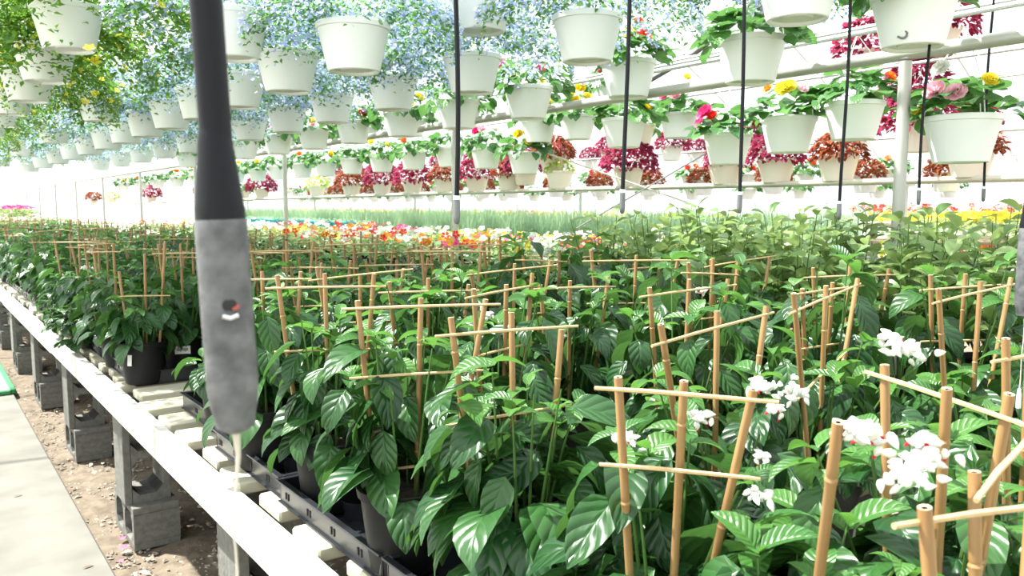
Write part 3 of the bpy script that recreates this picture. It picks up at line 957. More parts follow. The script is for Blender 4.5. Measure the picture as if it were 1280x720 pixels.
rr = random.Random(21)
rows = [.76, 1.10, 1.46, 1.83, 2.17]
ROWW = ['aisle row', 'second row', 'third row', 'fourth row', 'fifth row']
counts = [0] * 5
nfar = 0
grid = []
for ri, x in enumerate(rows):
    y = (.05, .10, .22, .06, .24)[ri]
    while y < 19.0:
        grid.append((ri, x + rr.uniform(-.025, .025), y + rr.uniform(-.03, .03)))
        y += .355 if y < 6 else .42
for ri, x, y in grid:
    if any((x - a) ** 2 + (y - b) ** 2 < .27 ** 2 for a, b in placed):
        continue
    if ri == 0 and 2.3 < y < 3.3:
        continue
    # keep what stands inside the field of view (with a margin)
    rgt, fwd = x * .7996 - y * .6005, x * .597 + y * .795
    if rgt / max(fwd, .05) > .80:
        continue
    d = fwd
    placed.append((x, y))
    ang = rr.uniform(-.5, .5) - .15
    hw = rr.uniform(.10, .15)
    zt = rr.uniform(-.20, -.125) - (.03 if d > 3.4 else 0)
    dx, dy = math.cos(ang), math.sin(ang)
    tops = [(x - dx * hw, y - dy * hw - .03, zt + rr.uniform(-.015, .015)), (x + rr.uniform(-.02, .02), y - .02, zt + rr.uniform(-.015, .015)), (x + dx * hw, y + dy * hw - .03, zt + rr.uniform(-.015, .015))]
    st = fan(x, y, tops, zt)
    if d < 2.75:
        counts[ri] += 1
        fl = []
        if rr.random() < (.5 if x > 1 else .2):
            fl.append((x + rr.uniform(-.12, .05), y + rr.uniform(-.14, .02), CZ - .19 + rr.uniform(-.09, .02), rr.randrange(2), .8))
        bars = bars_for(st, [(zt - .025, zt - .025 + rr.uniform(-.02, .02))] + ([(zt - .16, zt - .16)] if rr.random() < .6 else []))
        vine_plant(x, y, 'bamboo-staked leafy vine, %s clump along the %s of the staked vines' % (ORD[min(counts[ri] - 1, 19)] if counts[ri] > 1 else 'first', ROWW[ri]), 200 + len(placed), st, bars,
                   height=rr.uniform(.33, .45), radius=rr.uniform(.16, .20), n=114, flowers=fl)
    else:
        nfar += 1
        counts[ri] += 1
        if d < 5.2 and counts[ri] <= 20:
            root = thing('staked_vine', 'bamboo-staked leafy vine, %s clump along the %s of the staked vines' % (ORD[counts[ri] - 1] if counts[ri] > 1 else 'first', ROWW[ri]), 'potted plant', (x, y, TOP + .006))
        else:
            root = thing('staked_vine', 'bamboo-staked green vine in a black pot far along the bench', 'potted plant', (x, y, TOP + .006), 'staked vines receding along the bench')
        s = rr.uniform(.88, 1.10) * (1.0 if d < 3.4 else .86)
        k = rr.randrange(6)
        ob('pot', far_pot, root)
        mm = Matrix.Rotation(rr.uniform(0, 6.28), 4, 'Z') @ Matrix.Diagonal((1.05, 1.05, s, 1))
        f = ob('foliage', FAR_CROWN[k][0], root, mat=mm); f['kind'] = 'stuff'
        f = ob('young_foliage', FAR_CROWN[k][1], root, mat=mm); f['kind'] = 'stuff'
        f['label'] = 'bright green young foliage'
        o3 = Vector((x, y, TOP + .006))
        keep = st if rr.random() < .4 else (st[:2] if rr.random() < .5 else st[1:])
        if d > 4.5 and rr.random() < .45:
            keep = []
        for b, t in keep:
            ob('stake', FAR_STAKE, root, mat=align(b - o3, t - o3, .40))
        for a, b in bars_for(keep, [(zt - .025, zt - .025 + rr.uniform(-.015, .015))]) if keep else ():
            ob('crossbar', BAR, root, mat=bar_mat(a - o3, b - o3, 1.1))
        if rr.random() < .22:
            add_flower(root, Vector((rr.uniform(-.12, .12), rr.uniform(-.15, .05), .40 + rr.uniform(-.05, .06))), rr.randrange(3), 1.0, rr.uniform(0, 6))
# low white-flowered sprigs that hang over the bench edge on the left
for i, (x, y, s, lab) in enumerate([(.70, 4.55, .5, 'small white-flowered sprig plant drooping over the bench edge at left'), (.72, 5.1, .55, 'white-flowered plant at the bench edge, behind the drooping sprig plant')]):
    root = thing('sprig_plant', lab, 'potted plant', (x, y, TOP + .004))
    ob('pot', pot_me, root, mat=Matrix.Diagonal((.55, .55, .45, 1)))
    f = ob('foliage', FAR_CROWN[i][1], root, mat=Matrix.Translation((-.05, -.03, -.04)) @ Matrix.Diagonal((1.1, 1.1, .5, 1))); f['kind'] = 'stuff'
    f = ob('foliage', FAR_CROWN[i + 1][0], root, mat=Matrix.Translation((-.05, -.03, -.03)) @ Matrix.Diagonal((.7, .7, .42, 1))); f['kind'] = 'stuff'
    for j in range(3):
        add_flower(root, Vector((-.06 + .05 * j, -.06 + .03 * j, .10 + .03 * (j % 2))), 1, .8, j)

# ------------------------------------------------------------------ broad-leaved plants at right, in black pots
def broad_layout(seed, n, height, radius):
    r = random.Random(seed)
    out, stems = [], []
    for i in range(n // 7):
        a = r.uniform(0, 6.28)
        q = radius * math.sqrt(r.random())
        tip = Vector((q * math.cos(a), q * math.sin(a), height * r.uniform(.6, 1.05)))
        base = Vector((.03 * math.cos(a), .03 * math.sin(a), 0))
        mid = base.lerp(tip, .5) + Vector((0, 0, .04))
        stems.append((base, mid, tip))
        a0 = r.uniform(0, 6.28)
        for j in range(7):
            t = .48 + .52 * j / 6
            p = base * (1 - t) ** 2 + mid * 2 * t * (1 - t) + tip * t * t
            az = a0 + j * 1.57 + (.3 if j % 2 else 0)
            out.append((r.randrange(2), xf(az, r.uniform(-.1, .75), r.uniform(-.5, .5), r.uniform(.75, 1.25) * (1 - .25 * (t > .9)), p)))
    return out, stems
cnt = 0
r2 = random.Random(31)
for x in (2.52, 2.86, 3.2):
    for y in np.arange(.95, 2.75, .34):
        cnt += 1
        xx, yy_ = x + r2.uniform(-.04, .04), y + r2.uniform(-.04, .04)
        if xx * .7996 - yy_ * .6005 > .8 * (xx * .597 + yy_ * .795):
            continue
        ri = (2.52, 2.86, 3.2).index(x)
        root = thing('broad_leaved_plant', 'pale broad-leaved bushy plant without stakes, %s in the %s row behind the vines' % (['first', 'second', 'third', 'fourth', 'fifth', 'sixth', 'seventh'][int(round((y - .95) / .34))], ['front', 'middle', 'back'][ri]), 'potted plant', (xx, yy_, TOP))
        ob('pot', pot_me, root)
        lay, stems = broad_layout(700 + cnt, 140, .52 + r2.uniform(-.04, .04), .19)
        ob('stem', stems_mesh(stems, 'plant_stem'), root, loc=(0, 0, SOIL_Z))
        for v, m in lay:
            ob('leaf', BROAD[v], root, mat=Matrix.Translation((0, 0, SOIL_Z)) @ m)
        if r2.random() < .6:
            add_flower(root, Vector((r2.uniform(-.1, .1), r2.uniform(-.1, .1), SOIL_Z + .38)), 1, 1.1, 1)

# ------------------------------------------------------------------ bedding plants further back
def daisy_arrays(n=5, r=.018, cup=.25):
    """an open five-petalled bloom facing +Z (quads)"""
    V, F, U = [], [], []
    for k in range(n):
        a = 2 * PI * k / n
        h = PI / n * .95
        o = len(V)
        for (q, t) in ((.10, 0), (.75, -h), (1.0, 0), (.75, h)):
            V.append((r * q * math.cos(a + t), r * q * math.sin(a + t), cup * r * q * q))
            U.append((.5, q))
        F.append((o, o + 1, o + 2, o + 3))
    return np.array(V), np.array(F), np.array(U)
BLOOM = daisy_arrays()
TINY = (np.array([(0, -.4, 0), (.9, -.5, .1), (.9, .5, .1), (0, .4, 0), (-.1, -.5, 0), (-.8, -.25, .3), (-.8, .25, .3), (-.1, .5, 0)], float) * .008,
        np.array([(0, 1, 2, 3), (4, 5, 6, 7)]), np.zeros((8, 2)))
SMALL = leaf_arrays(L=.022, W=.011, droop=.5, fold=.3, nl=2, nc=1, start=.2)
BED = leaf_arrays(L=.05, W=.026, droop=.7, fold=.3, nl=2, nc=2, start=.3)

def bed_meshes(seed, petal, leafm, n=56, nb=8, h=.16, rad=.10, bl=1.0):
    r = random.Random(seed)
    lf, bl_ = Cloud(), Cloud()
    for i in range(n):
        a, q = r.uniform(0, 6.28), rad * math.sqrt(r.random())
        lf.add(BED, xf(a, r.uniform(-.2, .8), r.uniform(-.5, .5), r.uniform(.8, 1.3), (q * math.cos(a), q * math.sin(a), h * r.uniform(.3, 1) * (1 - .3 * q / rad))), r.random())
    for i in range(nb):
        a, q = r.uniform(0, 6.28), rad * math.sqrt(r.random()) * 1.1
        m = Matrix.Translation((q * math.cos(a), q * math.sin(a), h * r.uniform(.85, 1.15))) @ Matrix.Rotation(r.uniform(0, 6.3), 4, 'Z') @ Matrix.Rotation(r.uniform(.2, 1.3), 4, 'Y') @ Matrix.Scale(bl * r.uniform(.8, 1.2), 4)
        bl_.add(BLOOM, m, r.random())
    return lf.mesh('foliage', leafm), bl_.mesh('blossom', petal)
def bed_plant(x, y, z, meshes, label, group, pot=None, s=1.0, rz=0, name='bedding_plant'):
    root = thing(name, label, 'potted plant', (x, y, z), group)
    ob('pot', pot or small_pot, root)
    for me in meshes:
        f = ob(me.name.split('.')[0], me, root, mat=Matrix.Translation((0, 0, .10)) @ Matrix.Rotation(rz, 4, 'Z') @ Matrix.Scale(s, 4))
        f['kind'] = 'stuff'
small_pot = MB().lathe([(.036, 0), (.052, .10), (.055, .11), (.048, .105)], 12).disc(.049, .10, 12).mesh('pot', M['pot_black'], smooth=True)
cyan_pot = MB().lathe([(.038, 0), (.055, .12), (.060, .125), (.060, .135), (.052, .13)], 12).disc(.052, .12, 12).mesh('pot', M['pot_cyan'], smooth=True)
BEDS = {k: [bed_meshes(s * 10 + i, M[p], M['broad'], bl=b) for i in range(2)] for s, (k, p, b) in enumerate((('white', 'white_petal', 1.35), ('orange', 'orange', 1.35), ('yellow', 'yellow_petal', 1.4), ('scarlet', 'scarlet', 1.35), ('pink', 'hot_pink', 1.2)))}
r3 = random.Random(41)
# mixed impatiens strip behind the vines
for x in (2.55, 2.80, 3.05, 3.30, 3.55, 3.78):
    y = 3.0 + (x - 2.5) * .25
    if x > 3.4:
        y = 1.0
    while y < 13:
        c = r3.choices(['white', 'orange', 'yellow', 'scarlet', 'pink'], [.52, .15, .15, .10, .08])[0]
        bed_plant(x + r3.uniform(-.04, .04), y, TOP + .22 + r3.uniform(-.02, .03), BEDS[c][r3.randrange(2)], 'small potted bedding plant with %s flowers behind the staked vines' % c, '%s bedding plants in the mixed flower strip' % c, rz=r3.uniform(0, 6), s=1.15)
        y += .30 if y < 7 else .5
riser = thing('wooden_riser', 'low wooden riser lifting the mixed flower strip', 'riser')
ob('board', MB().box(2.45, 3.85, 3.0, 13.2, TOP + .19, TOP + .215).box(3.4, 3.85, .9, 3.0, TOP + .19, TOP + .215).mesh('board', M['under']), riser)
for y in (3.2, 6, 9, 12.8):
    for x in (2.5, 3.76):
        ob('leg', MB().box(x, x + .05, y, y + .05, TOP, TOP + .19).mesh('leg', M['under']), riser)
for y in (.95, 1.9):
    for x in (3.42, 3.78):
        ob('leg', MB().box(x, x + .05, y, y + .05, TOP, TOP + .19).mesh('leg', M['under']), riser)

# grassy seedlings
def grass_mesh(seed, n=110, rad=.14, h=.33):
    r = random.Random(seed)
    V, F, U, T = [], [], [], []
    for i in range(n):
        a, q = r.uniform(0, 6.28), rad * math.sqrt(r.random())
        x, y = q * math.cos(a), q * math.sin(a)
        l = h * r.uniform(.55, 1.05)
        b = r.uniform(0, 6.28)
        lean = r.uniform(.02, .30) * l
        w = r.uniform(.003, .006)
        o = len(V)
        t = r.random()
        for k, f in enumerate((0, .5, 1)):
            cx, cy = x + lean * f * f * math.cos(b), y + lean * f * f * math.sin(b)
            ww = w * (1 - f * .85)
            V += [(cx - ww * math.sin(b), cy + ww * math.cos(b), l * f * (1 - .1 * f)), (cx + ww * math.sin(b), cy - ww * math.cos(b), l * f * (1 - .1 * f))]
            U += [(0, f), (1, f)]
            T += [t, t]
        F += [(o, o + 1, o + 3, o + 2), (o + 2, o + 3, o + 5, o + 4)]
    return mesh_np('blades', V, F, M['grass'], U, T)
GR = [grass_mesh(i) for i in range(5)]
flat = MB().box(-.13, .13, -.13, .13, 0, .05, bev=.004).mesh('flat', M['tray'])
ng = 0
for x in (4.2, 4.47, 4.74, 5.01, 5.28, 5.54):
    y = x * .60
    while y < 15:
        if x < 4.6 and 8.2 < y < 14.2:
            y += .27
            continue
        ng += 1
        if ng > 290:
            break
        root = thing('grass_seedlings', 'flat of soft blue-green grassy seedlings on the bench below the coleus rail', 'seedlings', (x, y, TOP + .36), 'flats of grassy seedlings')
        ob('flat', flat, root)
        f = ob('blades', GR[r3.randrange(5)], root, mat=Matrix.Rotation(r3.uniform(0, 6.28), 4, 'Z') @ Matrix.Translation((0, 0, .05)) @ Matrix.Diagonal((1, 1, r3.uniform(.8, 1.08), 1)))
        f['kind'] = 'stuff'
        y += .27
r = thing('wooden_riser', 'tall wooden riser lifting the grassy seedling flats', 'riser')
ob('board', MB().box(4.07, 4.975, 2.4, 15.2, TOP + .33, TOP + .355).box(5.025, 5.69, 2.8, 15.2, TOP + .33, TOP + .355).mesh('board', M['under']), r)
for y in (2.9, 6, 10, 15):
    for x in (4.1, 5.6):
        ob('leg', MB().box(x, x + .05, y, y + .05, TOP, TOP + .33).mesh('leg', M['under']), r)
# cyan pots in the same bench line
r = thing('wooden_riser', 'thin board raising the cyan pots on the grassy seedling riser', 'riser')
ob('board', MB().box(4.07, 4.50, 8.25, 14.1, TOP + .357, TOP + .405).mesh('board', M['under']), r)
LIMEBED = [bed_meshes(90 + i, M['white_petal'], M['grass'], n=14, nb=3, h=.05, rad=.05) for i in range(2)]
for x in (4.13, 4.28, 4.43):
    for y in np.arange(8.35, 14.0, .165):
        bed_plant(x, y, TOP + .406, [LIMEBED[r3.randrange(2)][0]], 'small bright cyan pot with a seedling on the riser behind the vines', 'small cyan pots in rows', pot=cyan_pot, name='seedling_pot')
# far yellow, red and green bedding bands
def band(x0, x1, y0, y1, z, petal, n, nb, lab, name):
    r = random.Random(int(x0 * 10 + y0))
    lf, bl = Cloud(), Cloud()
    for i in range(n):
        lf.add(BED, xf(r.uniform(0, 6.3), r.uniform(-.2, .9), r.uniform(-.5, .5), r.uniform(1.0, 1.8), (r.uniform(x0, x1), r.uniform(y0, y1), z - r.uniform(.0, .14))), r.random())
    for i in range(nb):
        m = Matrix.Translation((r.uniform(x0, x1), r.uniform(y0, y1), z + r.uniform(-.03, .03))) @ Matrix.Rotation(r.uniform(0, 6.3), 4, 'Z') @ Matrix.Rotation(r.uniform(.2, 1.3), 4, 'Y') @ Matrix.Scale(r.uniform(1.2, 2.0), 4)
        bl.add(BLOOM, m, r.random())
    o = ob(name, bl.mesh(name, M[petal]))
    tag(o, lab, 'flowers', kind='stuff')
    f = ob('foliage', lf.mesh('foliage', M['broad']), o)
    f['kind'] = 'stuff'
    t = thing('wooden_riser', 'wooden riser under the ' + lab, 'riser')
    ob('board', MB().box(x0 - .05, x1 + .05, y0 - .05, y1 + .05, z - .20, z - .17).mesh('board', M['under']), t)
    for y in (y0 + .05, y1 - .1):
        for x in (x0, x1 - .06):
            ob('leg', MB().box(x, x + .06, y, y + .06, -.04, z - .20).mesh('leg', M['under']), t)
band(5.78, 7.7, 1.6, 3.35, CZ - .085, 'yellow_petal', 1300, 800, 'bed of yellow flowers at right', 'yellow_flowers')
band(5.9, 6.5, 4.5, 14, CZ - .10, 'yellow_petal', 1800, 260, 'sparse yellow flowers beyond the grass', 'yellow_flowers')
band(6.2, 7.2, 14.5, 21, CZ - .16, 'yellow_petal', 700, 260, 'distant yellow flowers past the cyan pots', 'yellow_flowers')
band(7.6, 8.2, 9.5, 20, CZ - .10, 'orange', 900, 220, 'distant orange flowers by the far wall', 'orange_flowers')
band(8.4, 9.0, 2.6, 5.0, CZ - .02, 'scarlet', 400, 110, 'distant red flowers at right', 'red_flowers')
# pink flowers and green bushes at the far left end of the bench
for i in range(26):
    x, y = r3.uniform(.8, 2.2), r3.uniform(20.5, 24)
    bed_plant(x, y, TOP + .30, BEDS['pink'][i % 2], 'pink-flowered bedding plant at the far left end of the benches', 'pink plants at the far end', s=1.9, rz=i)
rs = thing('wooden_riser', 'riser under the pink flowers at the far left end', 'riser')
ob('board', MB().box(.6, 2.4, 20.3, 24.2, TOP + .27, TOP + .297).mesh('board', M['under']), rs)
for y in (20.35, 24):
    for x in (.65, 2.3):
        ob('leg', MB().box(x, x + .06, y, y + .06, -.04, TOP + .27).mesh('leg', M['under']), rs)

# ------------------------------------------------------------------ hanging baskets
bp = MB()
bp.lathe([(.0, .006), (.045, .006), (.047, .012), (.082, .012), (.084, .004), (.090, .0), (.094, .003), (.128, .148), (.134, .150), (.136, .168), (.133, .171), (.129, .169), (.124, .146), (.122, .14)], 30)
bp2 = MB()
bp2.disc(.123, .142, 20)
BASKET = {c: bp.mesh('pot', M[m], smooth=True) for c, m in (('white', 'pot_white'), ('cream', 'pot_tan'))}
BSOIL = bp2.mesh('soil', M['soil'])
BH = .171
hg = MB()
for k in range(3):
    a = 2 * PI * k / 3 + .4
    hg.tube([(.130 * math.cos(a), .130 * math.sin(a), .16), (.10 * math.cos(a), .10 * math.sin(a), .34), (.004 * math.cos(a), .004 * math.sin(a), .47)], .0022, 5)
hg.tube([(0, 0, .465), (0, 0, .50), (.012, 0, .515), (.026, 0, .505), (.03, 0, .49)], .003, 6)
HANG = hg.mesh('hanger', M['white_plastic'], smooth=True)

def spill_cloud(seed, leaf, n, flower, nf, rtop, htop, nstr, slen, ls=1.0, fs=1.0, leafm=None, petal=None, rise=.6):
    """mound over a basket rim (z=0 at the rim) with trailing strands"""
    r = random.Random(seed)
    lf, fl = Cloud(), Cloud()
    strands = []
    for k in range(nstr):
        a = r.uniform(0, 6.28)
        strands.append((a, r.uniform(.3, 1.0) * slen, r.uniform(.12, .20)))
    def point():
        if r.random() < .60 or not strands:
            a = r.uniform(0, 6.28)
            u = r.random() ** .5
            q = rtop * u
            z = htop * (1 - u * u) ** .6 * r.uniform(.35, 1.05) + r.uniform(-.02, .03)
            if u > .75:
                z -= r.uniform(0, .05)
            return Vector((q * math.cos(a), q * math.sin(a), z))
        a, l, q = r.choice(strands)
        t = r.random()
        q2 = .12 + (rtop - .10) * min(1, t * 1.5)
        a2 = a + r.gauss(0, .10)
        return Vector((q2 * math.cos(a2), q2 * math.sin(a2), .03 + .05 * math.sin(min(1, t * 2) * PI) - l * t * t + r.gauss(0, .012)))
    for i in range(n):
        p = point()
        lf.add(leaf, xf(math.atan2(p.y, p.x) + r.gauss(0, 1), r.uniform(-.8, .7), r.uniform(-.8, .8), ls * r.uniform(.7, 1.3), p), r.random())
    for i in range(nf):
        p = point() * 1.04 + Vector((0, 0, .012))
        m = Matrix.Translation(p) @ Matrix.Rotation(math.atan2(p.y, p.x) + r.gauss(0, .6), 4, 'Z') @ Matrix.Rotation(r.uniform(.2, 1.5), 4, 'Y') @ Matrix.Rotation(r.uniform(0, 6), 4, 'Z') @ Matrix.Scale(fs * r.uniform(.75, 1.25), 4)
        fl.add(flower, m, r.random())
    return lf.mesh('foliage', M[leafm]), fl.mesh('blossom', M[petal])
LOB = [spill_cloud(60 + i, SMALL, 2200, TINY, 2100, .36, .23, 46, .13, ls=1.05, fs=1.3, leafm='lobelia', petal='blue_petal') for i in range(5)]
CAL = [spill_cloud(70 + i, SMALL, 6000, BLOOM, 150, .36, .20, 36, .28, ls=1.25, fs=.85, leafm='trail', petal='yellow_petal') for i in range(3)]
COLLEAF = leaf_arrays(L=.055, W=.036, droop=1.0, fold=.2, nl=3, nc=2, start=.5)
def dome_cloud(seed, leaf, n, rad, h, mat, ls=1.0, name='foliage'):
    r = random.Random(seed)
    c = Cloud()
    for i in range(n):
        a = r.uniform(0, 6.28)
        th = math.acos(1 - r.random() * 1.15)
        q = rad * math.sin(th) * r.uniform(.8, 1.03)
        z = h * max(-.3, math.cos(th)) * r.uniform(.85, 1.03)
        c.add(leaf, xf(a + r.gauss(0, .5), r.uniform(-.9, .4), r.uniform(-.5, .5), ls * r.uniform(.7, 1.25), (q * math.cos(a), q * math.sin(a), z + .02)), r.random())
    return c.mesh(name, M[mat])
COL = {'coleus': [dome_cloud(80 + i, COLLEAF, 620, .185, .20, 'coleus', .8) for i in range(3)], 'rust': [dome_cloud(84 + i, COLLEAF, 560, .18, .17, 'rust', .8) for i in range(2)],
       'lime': [dome_cloud(87, COLLEAF, 220, .16, .14, 'lime', .8)], 'green': [dome_cloud(88 + i, BEGO_LOW[0], 85, .20, .13, 'begonia', .85) for i in range(3)]}

# double begonia bloom: nested rings of cupped petals
def rosette(seed):
    r = random.Random(seed)
    V, F, U = [], [], []
    for ring, (n, rad, cup) in enumerate(((8, .036, .35), (7, .030, .75), (6, .022, 1.1), (5, .014, 1.5))):
        for k in range(n):
            a = 2 * PI * k / n + ring * .4 + r.uniform(-.12, .12)
            h = PI / n * 1.35
            o = len(V)
            for q, wv in ((.12, .3), (.65, 1.0), (1.0, .65)):
                for t in (-1, 0, 1):
                    ang = a + t * h * wv
                    V.append((rad * q * math.cos(ang) * math.cos(cup * q * .8), rad * q * math.sin(ang) * math.cos(cup * q * .8), rad * q * math.sin(cup * q * .8) * 1.1 + ring * .003 + (.004 if t else 0)))
                    U.append((.5, q))
            for i in range(2):
                for j in range(2):
                    F.append((o + i * 3 + j, o + i * 3 + j + 1, o + i * 3 + j + 4, o + i * 3 + j + 3))
    return np.array(V), np.array(F), np.array(U)
ROS = rosette(5)
def one_mesh(arr, mat, name):
    return mesh_np(name, arr[0], arr[1], M[mat], arr[2], np.zeros(len(arr[0])))
FLOW = {c: one_mesh(ROS, m, 'bloom') for c, m in (('yellow', 'yellow_petal'), ('pink', 'hot_pink'), ('pale', 'pale_pink'), ('red', 'scarlet'), ('orange', 'orange'), ('white', 'white_petal'))}
COLNAME = {'yellow': 'yellow', 'pink': 'hot pink', 'pale': 'pale pink', 'red': 'scarlet', 'orange': 'orange', 'white': 'white'}
VIEWDIR = lambda x, y: math.atan2(-y, -x)

def basket(x, y, zc, kind, label, group=None, w=1.0, seed=0, blooms=(), fine=False, pot='white', hanger=True, vol=1.0):
    """zc: height of the pot's middle above eye level; blooms: (angle from the camera side, height, colour)"""
    z = CZ + zc - .085 * w
    root = thing('hanging_basket', label, 'hanging basket', (x, y, z), group)
    root.scale = (w, w, w)
    ob('pot', BASKET[pot], root)
    ob('soil', BSOIL, root)
    r = random.Random(seed * 7 + 3)
    if hanger:
        ob('hanger', HANG, root, mat=Matrix.Rotation(r.uniform(0, 6), 4, 'Z'))
    T = Matrix.Translation((0, 0, BH - .02)) @ Matrix.Rotation(r.uniform(0, 6.28), 4, 'Z') @ Matrix.Diagonal((vol, vol, vol, 1))
    if kind in ('lobelia', 'calibrachoa'):
        ms = (LOB if kind == 'lobelia' else CAL)
        for me in ms[seed % len(ms)]:
            f = ob(me.name.split('.')[0], me, root, mat=T)
            f['kind'] = 'stuff'
    elif kind in COL:
        f = ob('foliage', COL[kind][seed % len(COL[kind])], root, mat=T)
        f['kind'] = 'stuff'
    if kind == 'begonia':
        if fine:
            for i in range(64):
                a = r.uniform(0, 6.28)
                u = math.sqrt(r.random())
                p = Vector((.175 * u * math.cos(a), .175 * u * math.sin(a), .02 + .14 * (1 - u * u) * r.uniform(.6, 1.1)))
                ob('leaf', BEGO[r.randrange(2)], root, mat=Matrix.Translation((0, 0, BH - .02)) @ xf(a + r.gauss(0, .5), r.uniform(-.5, .5), r.uniform(-.4, .4), r.uniform(.75, 1.2), p))
        else:
            f = ob('foliage', COL['green'][seed % 3], root, mat=T)
            f['kind'] = 'stuff'
    vd = VIEWDIR(x, y)
    for (a, h, c, s) in blooms:
        q = .17
        m = Matrix.Translation((q * math.cos(vd + a), q * math.sin(vd + a), BH + h)) @ Matrix.Rotation(vd + a, 4, 'Z') @ Matrix.Rotation(.95, 4, 'Y') @ Matrix.Scale(s, 4)
        b = ob('bloom', FLOW[c], root, mat=m)
        b['label'] = COLNAME[c] + ' double bloom'
    return root

# aisle row of yellow calibrachoa, overhead at the left
for i, y in enumerate((3.66, 4.34, 5.02, 5.9, 6.7, 7.6, 8.5, 9.5, 10.6, 11.8)):
    lab = 'white hanging basket trailing yellow-flowered greenery over the aisle, %s in its row' % ORD[i]
    basket(.55, y, (.70, .66, .64, .65, .64, .63, .63, .63, .63, .63)[i] + .0, 'calibrachoa', lab, None, seed=i, vol=(1.25, 1.2, 1.1, 1, 1, 1, 1, 1, 1, 1)[i])
# blue lobelia rows
LROWS = [
    (1.00, .70, (3.06, 5.65, 7.6, 9.8, 12.4), 'the row just past the aisle baskets'),
    (1.34, .645, (2.75, 3.39, 4.03, 4.67, 5.3, 5.95, 6.6, 7.3, 8.1, 9.0, 10, 11.2, 12.5), 'the second blue row from the aisle'),
    (2.10, .67, (2.32, 3.10, 3.85, 4.62, 5.35, 6.1, 6.9, 7.7, 8.6, 9.6, 10.7, 12), 'the third blue row from the aisle'),
    (1.80, .82, (2.60, 3.5, 4.4, 5.3, 6.2, 7.2, 8.4), 'the highest blue row')]
nb = 0
for ri, (x, z, ysl, rn) in enumerate(LROWS):
    for i, y in enumerate(ysl):
        nb += 1
        zz = z + (.03 if (ri == 2 and i == 0) else 0) - (.03 * min(1, max(0, (y - 3) / 5)) if ri != 3 else 0)
        basket(x, y, zz - .07, 'lobelia', 'white hanging basket of pale blue lobelia, %s in %s' % (ORD[i], rn), None, seed=nb, vol=1.0 + .08 * (nb % 3), w=1.0)
basket(2.27, 1.53, .665, 'lobelia', 'big white hanging basket seen from below at the top edge, right of centre', None, seed=3, w=1.0)
# white pots with begonias and geraniums above the pipe
b_top = basket(2.66, 1.36, .60, 'begonia', 'sunlit white hanging basket cut by the top edge above the right post', seed=1, fine=True, blooms=[(.9, .10, 'red', 1), (-.2, .14, 'red', .9)])
mk = MB().tube([(.012 * math.cos(t), .012 * math.sin(t), 0) for t in np.linspace(-2.3, 2.0, 12)], .0035, 6)
mk.tube([(.012 * math.cos(-2.3), .012 * math.sin(-2.3), 0), (-.016, -.004, 0)], .0035, 6)
vdm = VIEWDIR(2.66, 1.36)
ob('mark', mk.mesh('mark', M['dark_pipe'], smooth=True), b_top, mat=Matrix.Rotation(vdm - .28, 4, 'Z') @ Matrix.Translation((.101, 0, .028)) @ Matrix.Rotation(PI / 2 - .2, 4, 'Y') @ Matrix.Rotation(PI / 2, 4, 'Z'))['label'] = 'small grey hook-shaped mark'
basket(2.67, 2.00, .565, 'begonia', 'sunlit white basket with a scarlet bloom, directly above the pipe', seed=2, fine=True, vol=.8, blooms=[(.35, .06, 'red', 1.25), (.15, .10, 'red', 1.1), (.5, .11, 'red', 1.0)])
basket(2.80, 2.80, .605, 'begonia', 'white basket with a red bloom between two hoses, touching the pipe line', seed=3, fine=True, vol=.8, blooms=[(.4, .08, 'red', 1.1), (.0, .09, 'yellow', .9), (.25, .14, 'red', .8)])
for i, y in enumerate((3.5, 4.2, 4.9, 5.65, 6.4, 7.2, 8.1, 9.1, 10.2)):
    basket(2.74, y, .56, 'begonia', 'white begonia basket behind the blue baskets, %s in its row beyond the red-bloomed pots' % ORD[i], seed=i, blooms=[(r3.uniform(-1, 1), r3.uniform(.03, .12), r3.choice(['yellow', 'red', 'white', 'pink']), 1.0) for _ in range(3)])
# begonias below the pipe
basket(3.13, 1.40, .245, 'begonia', 'large white begonia basket with pale pink and yellow blooms right of the post', seed=11, fine=True, w=1.0,
       blooms=[(-.55, .075, 'pale', 1.2), (-.15, .06, 'pale', 1.15), (.45, .10, 'yellow', .9), (-.45, .15, 'white', 1), (-.9, .02, 'yellow', .9)])
basket(3.51, 2.05, .39, 'begonia', 'white begonia basket all leaves, just left of the post', seed=12, fine=True, w=1.0, blooms=[(.95, .09, 'orange', .8)])
basket(3.46, 2.36, .345, 'begonia', 'white begonia basket with a large yellow bloom below the pipe', seed=13, fine=True, blooms=[(-.15, .11, 'yellow', 1.25), (-.02, .12, 'yellow', 1.1), (.35, .11, 'pale', .75), (-.6, .12, 'orange', .7)])
basket(3.66, 2.88, .315, 'begonia', 'white begonia basket with a hot pink double bloom at its left', seed=14, fine=True, blooms=[(-.75, .10, 'pink', 1.4), (-1.05, .05, 'pink', 1.0), (-.5, .08, 'red', .9), (.9, .03, 'red', .8)])
basket(4.35, 3.85, .56, 'begonia', 'white begonia basket with pink blooms tucked behind the pipe', seed=15, fine=True, blooms=[(-.6, .10, 'pink', 1.1), (-.15, .10, 'pale', 1.2), (.3, .22, 'yellow', .8)])
basket(3.45, 3.48, .435, 'begonia', 'white begonia basket with sparse leaves behind the second hose', seed=16, fine=True, vol=.8, blooms=[(.9, .05, 'yellow', .7)])
basket(3.85, 4.35, .56, 'begonia', 'white begonia basket crowded with yellow blooms above the pipe', seed=17, blooms=[(-.3, .12, 'yellow', 1.2), (.1, .16, 'yellow', 1.2), (.4, .10, 'yellow', 1.1), (-.05, .08, 'yellow', 1.0), (.2, .2, 'white', 1), (.8, .08, 'yellow', 1)])
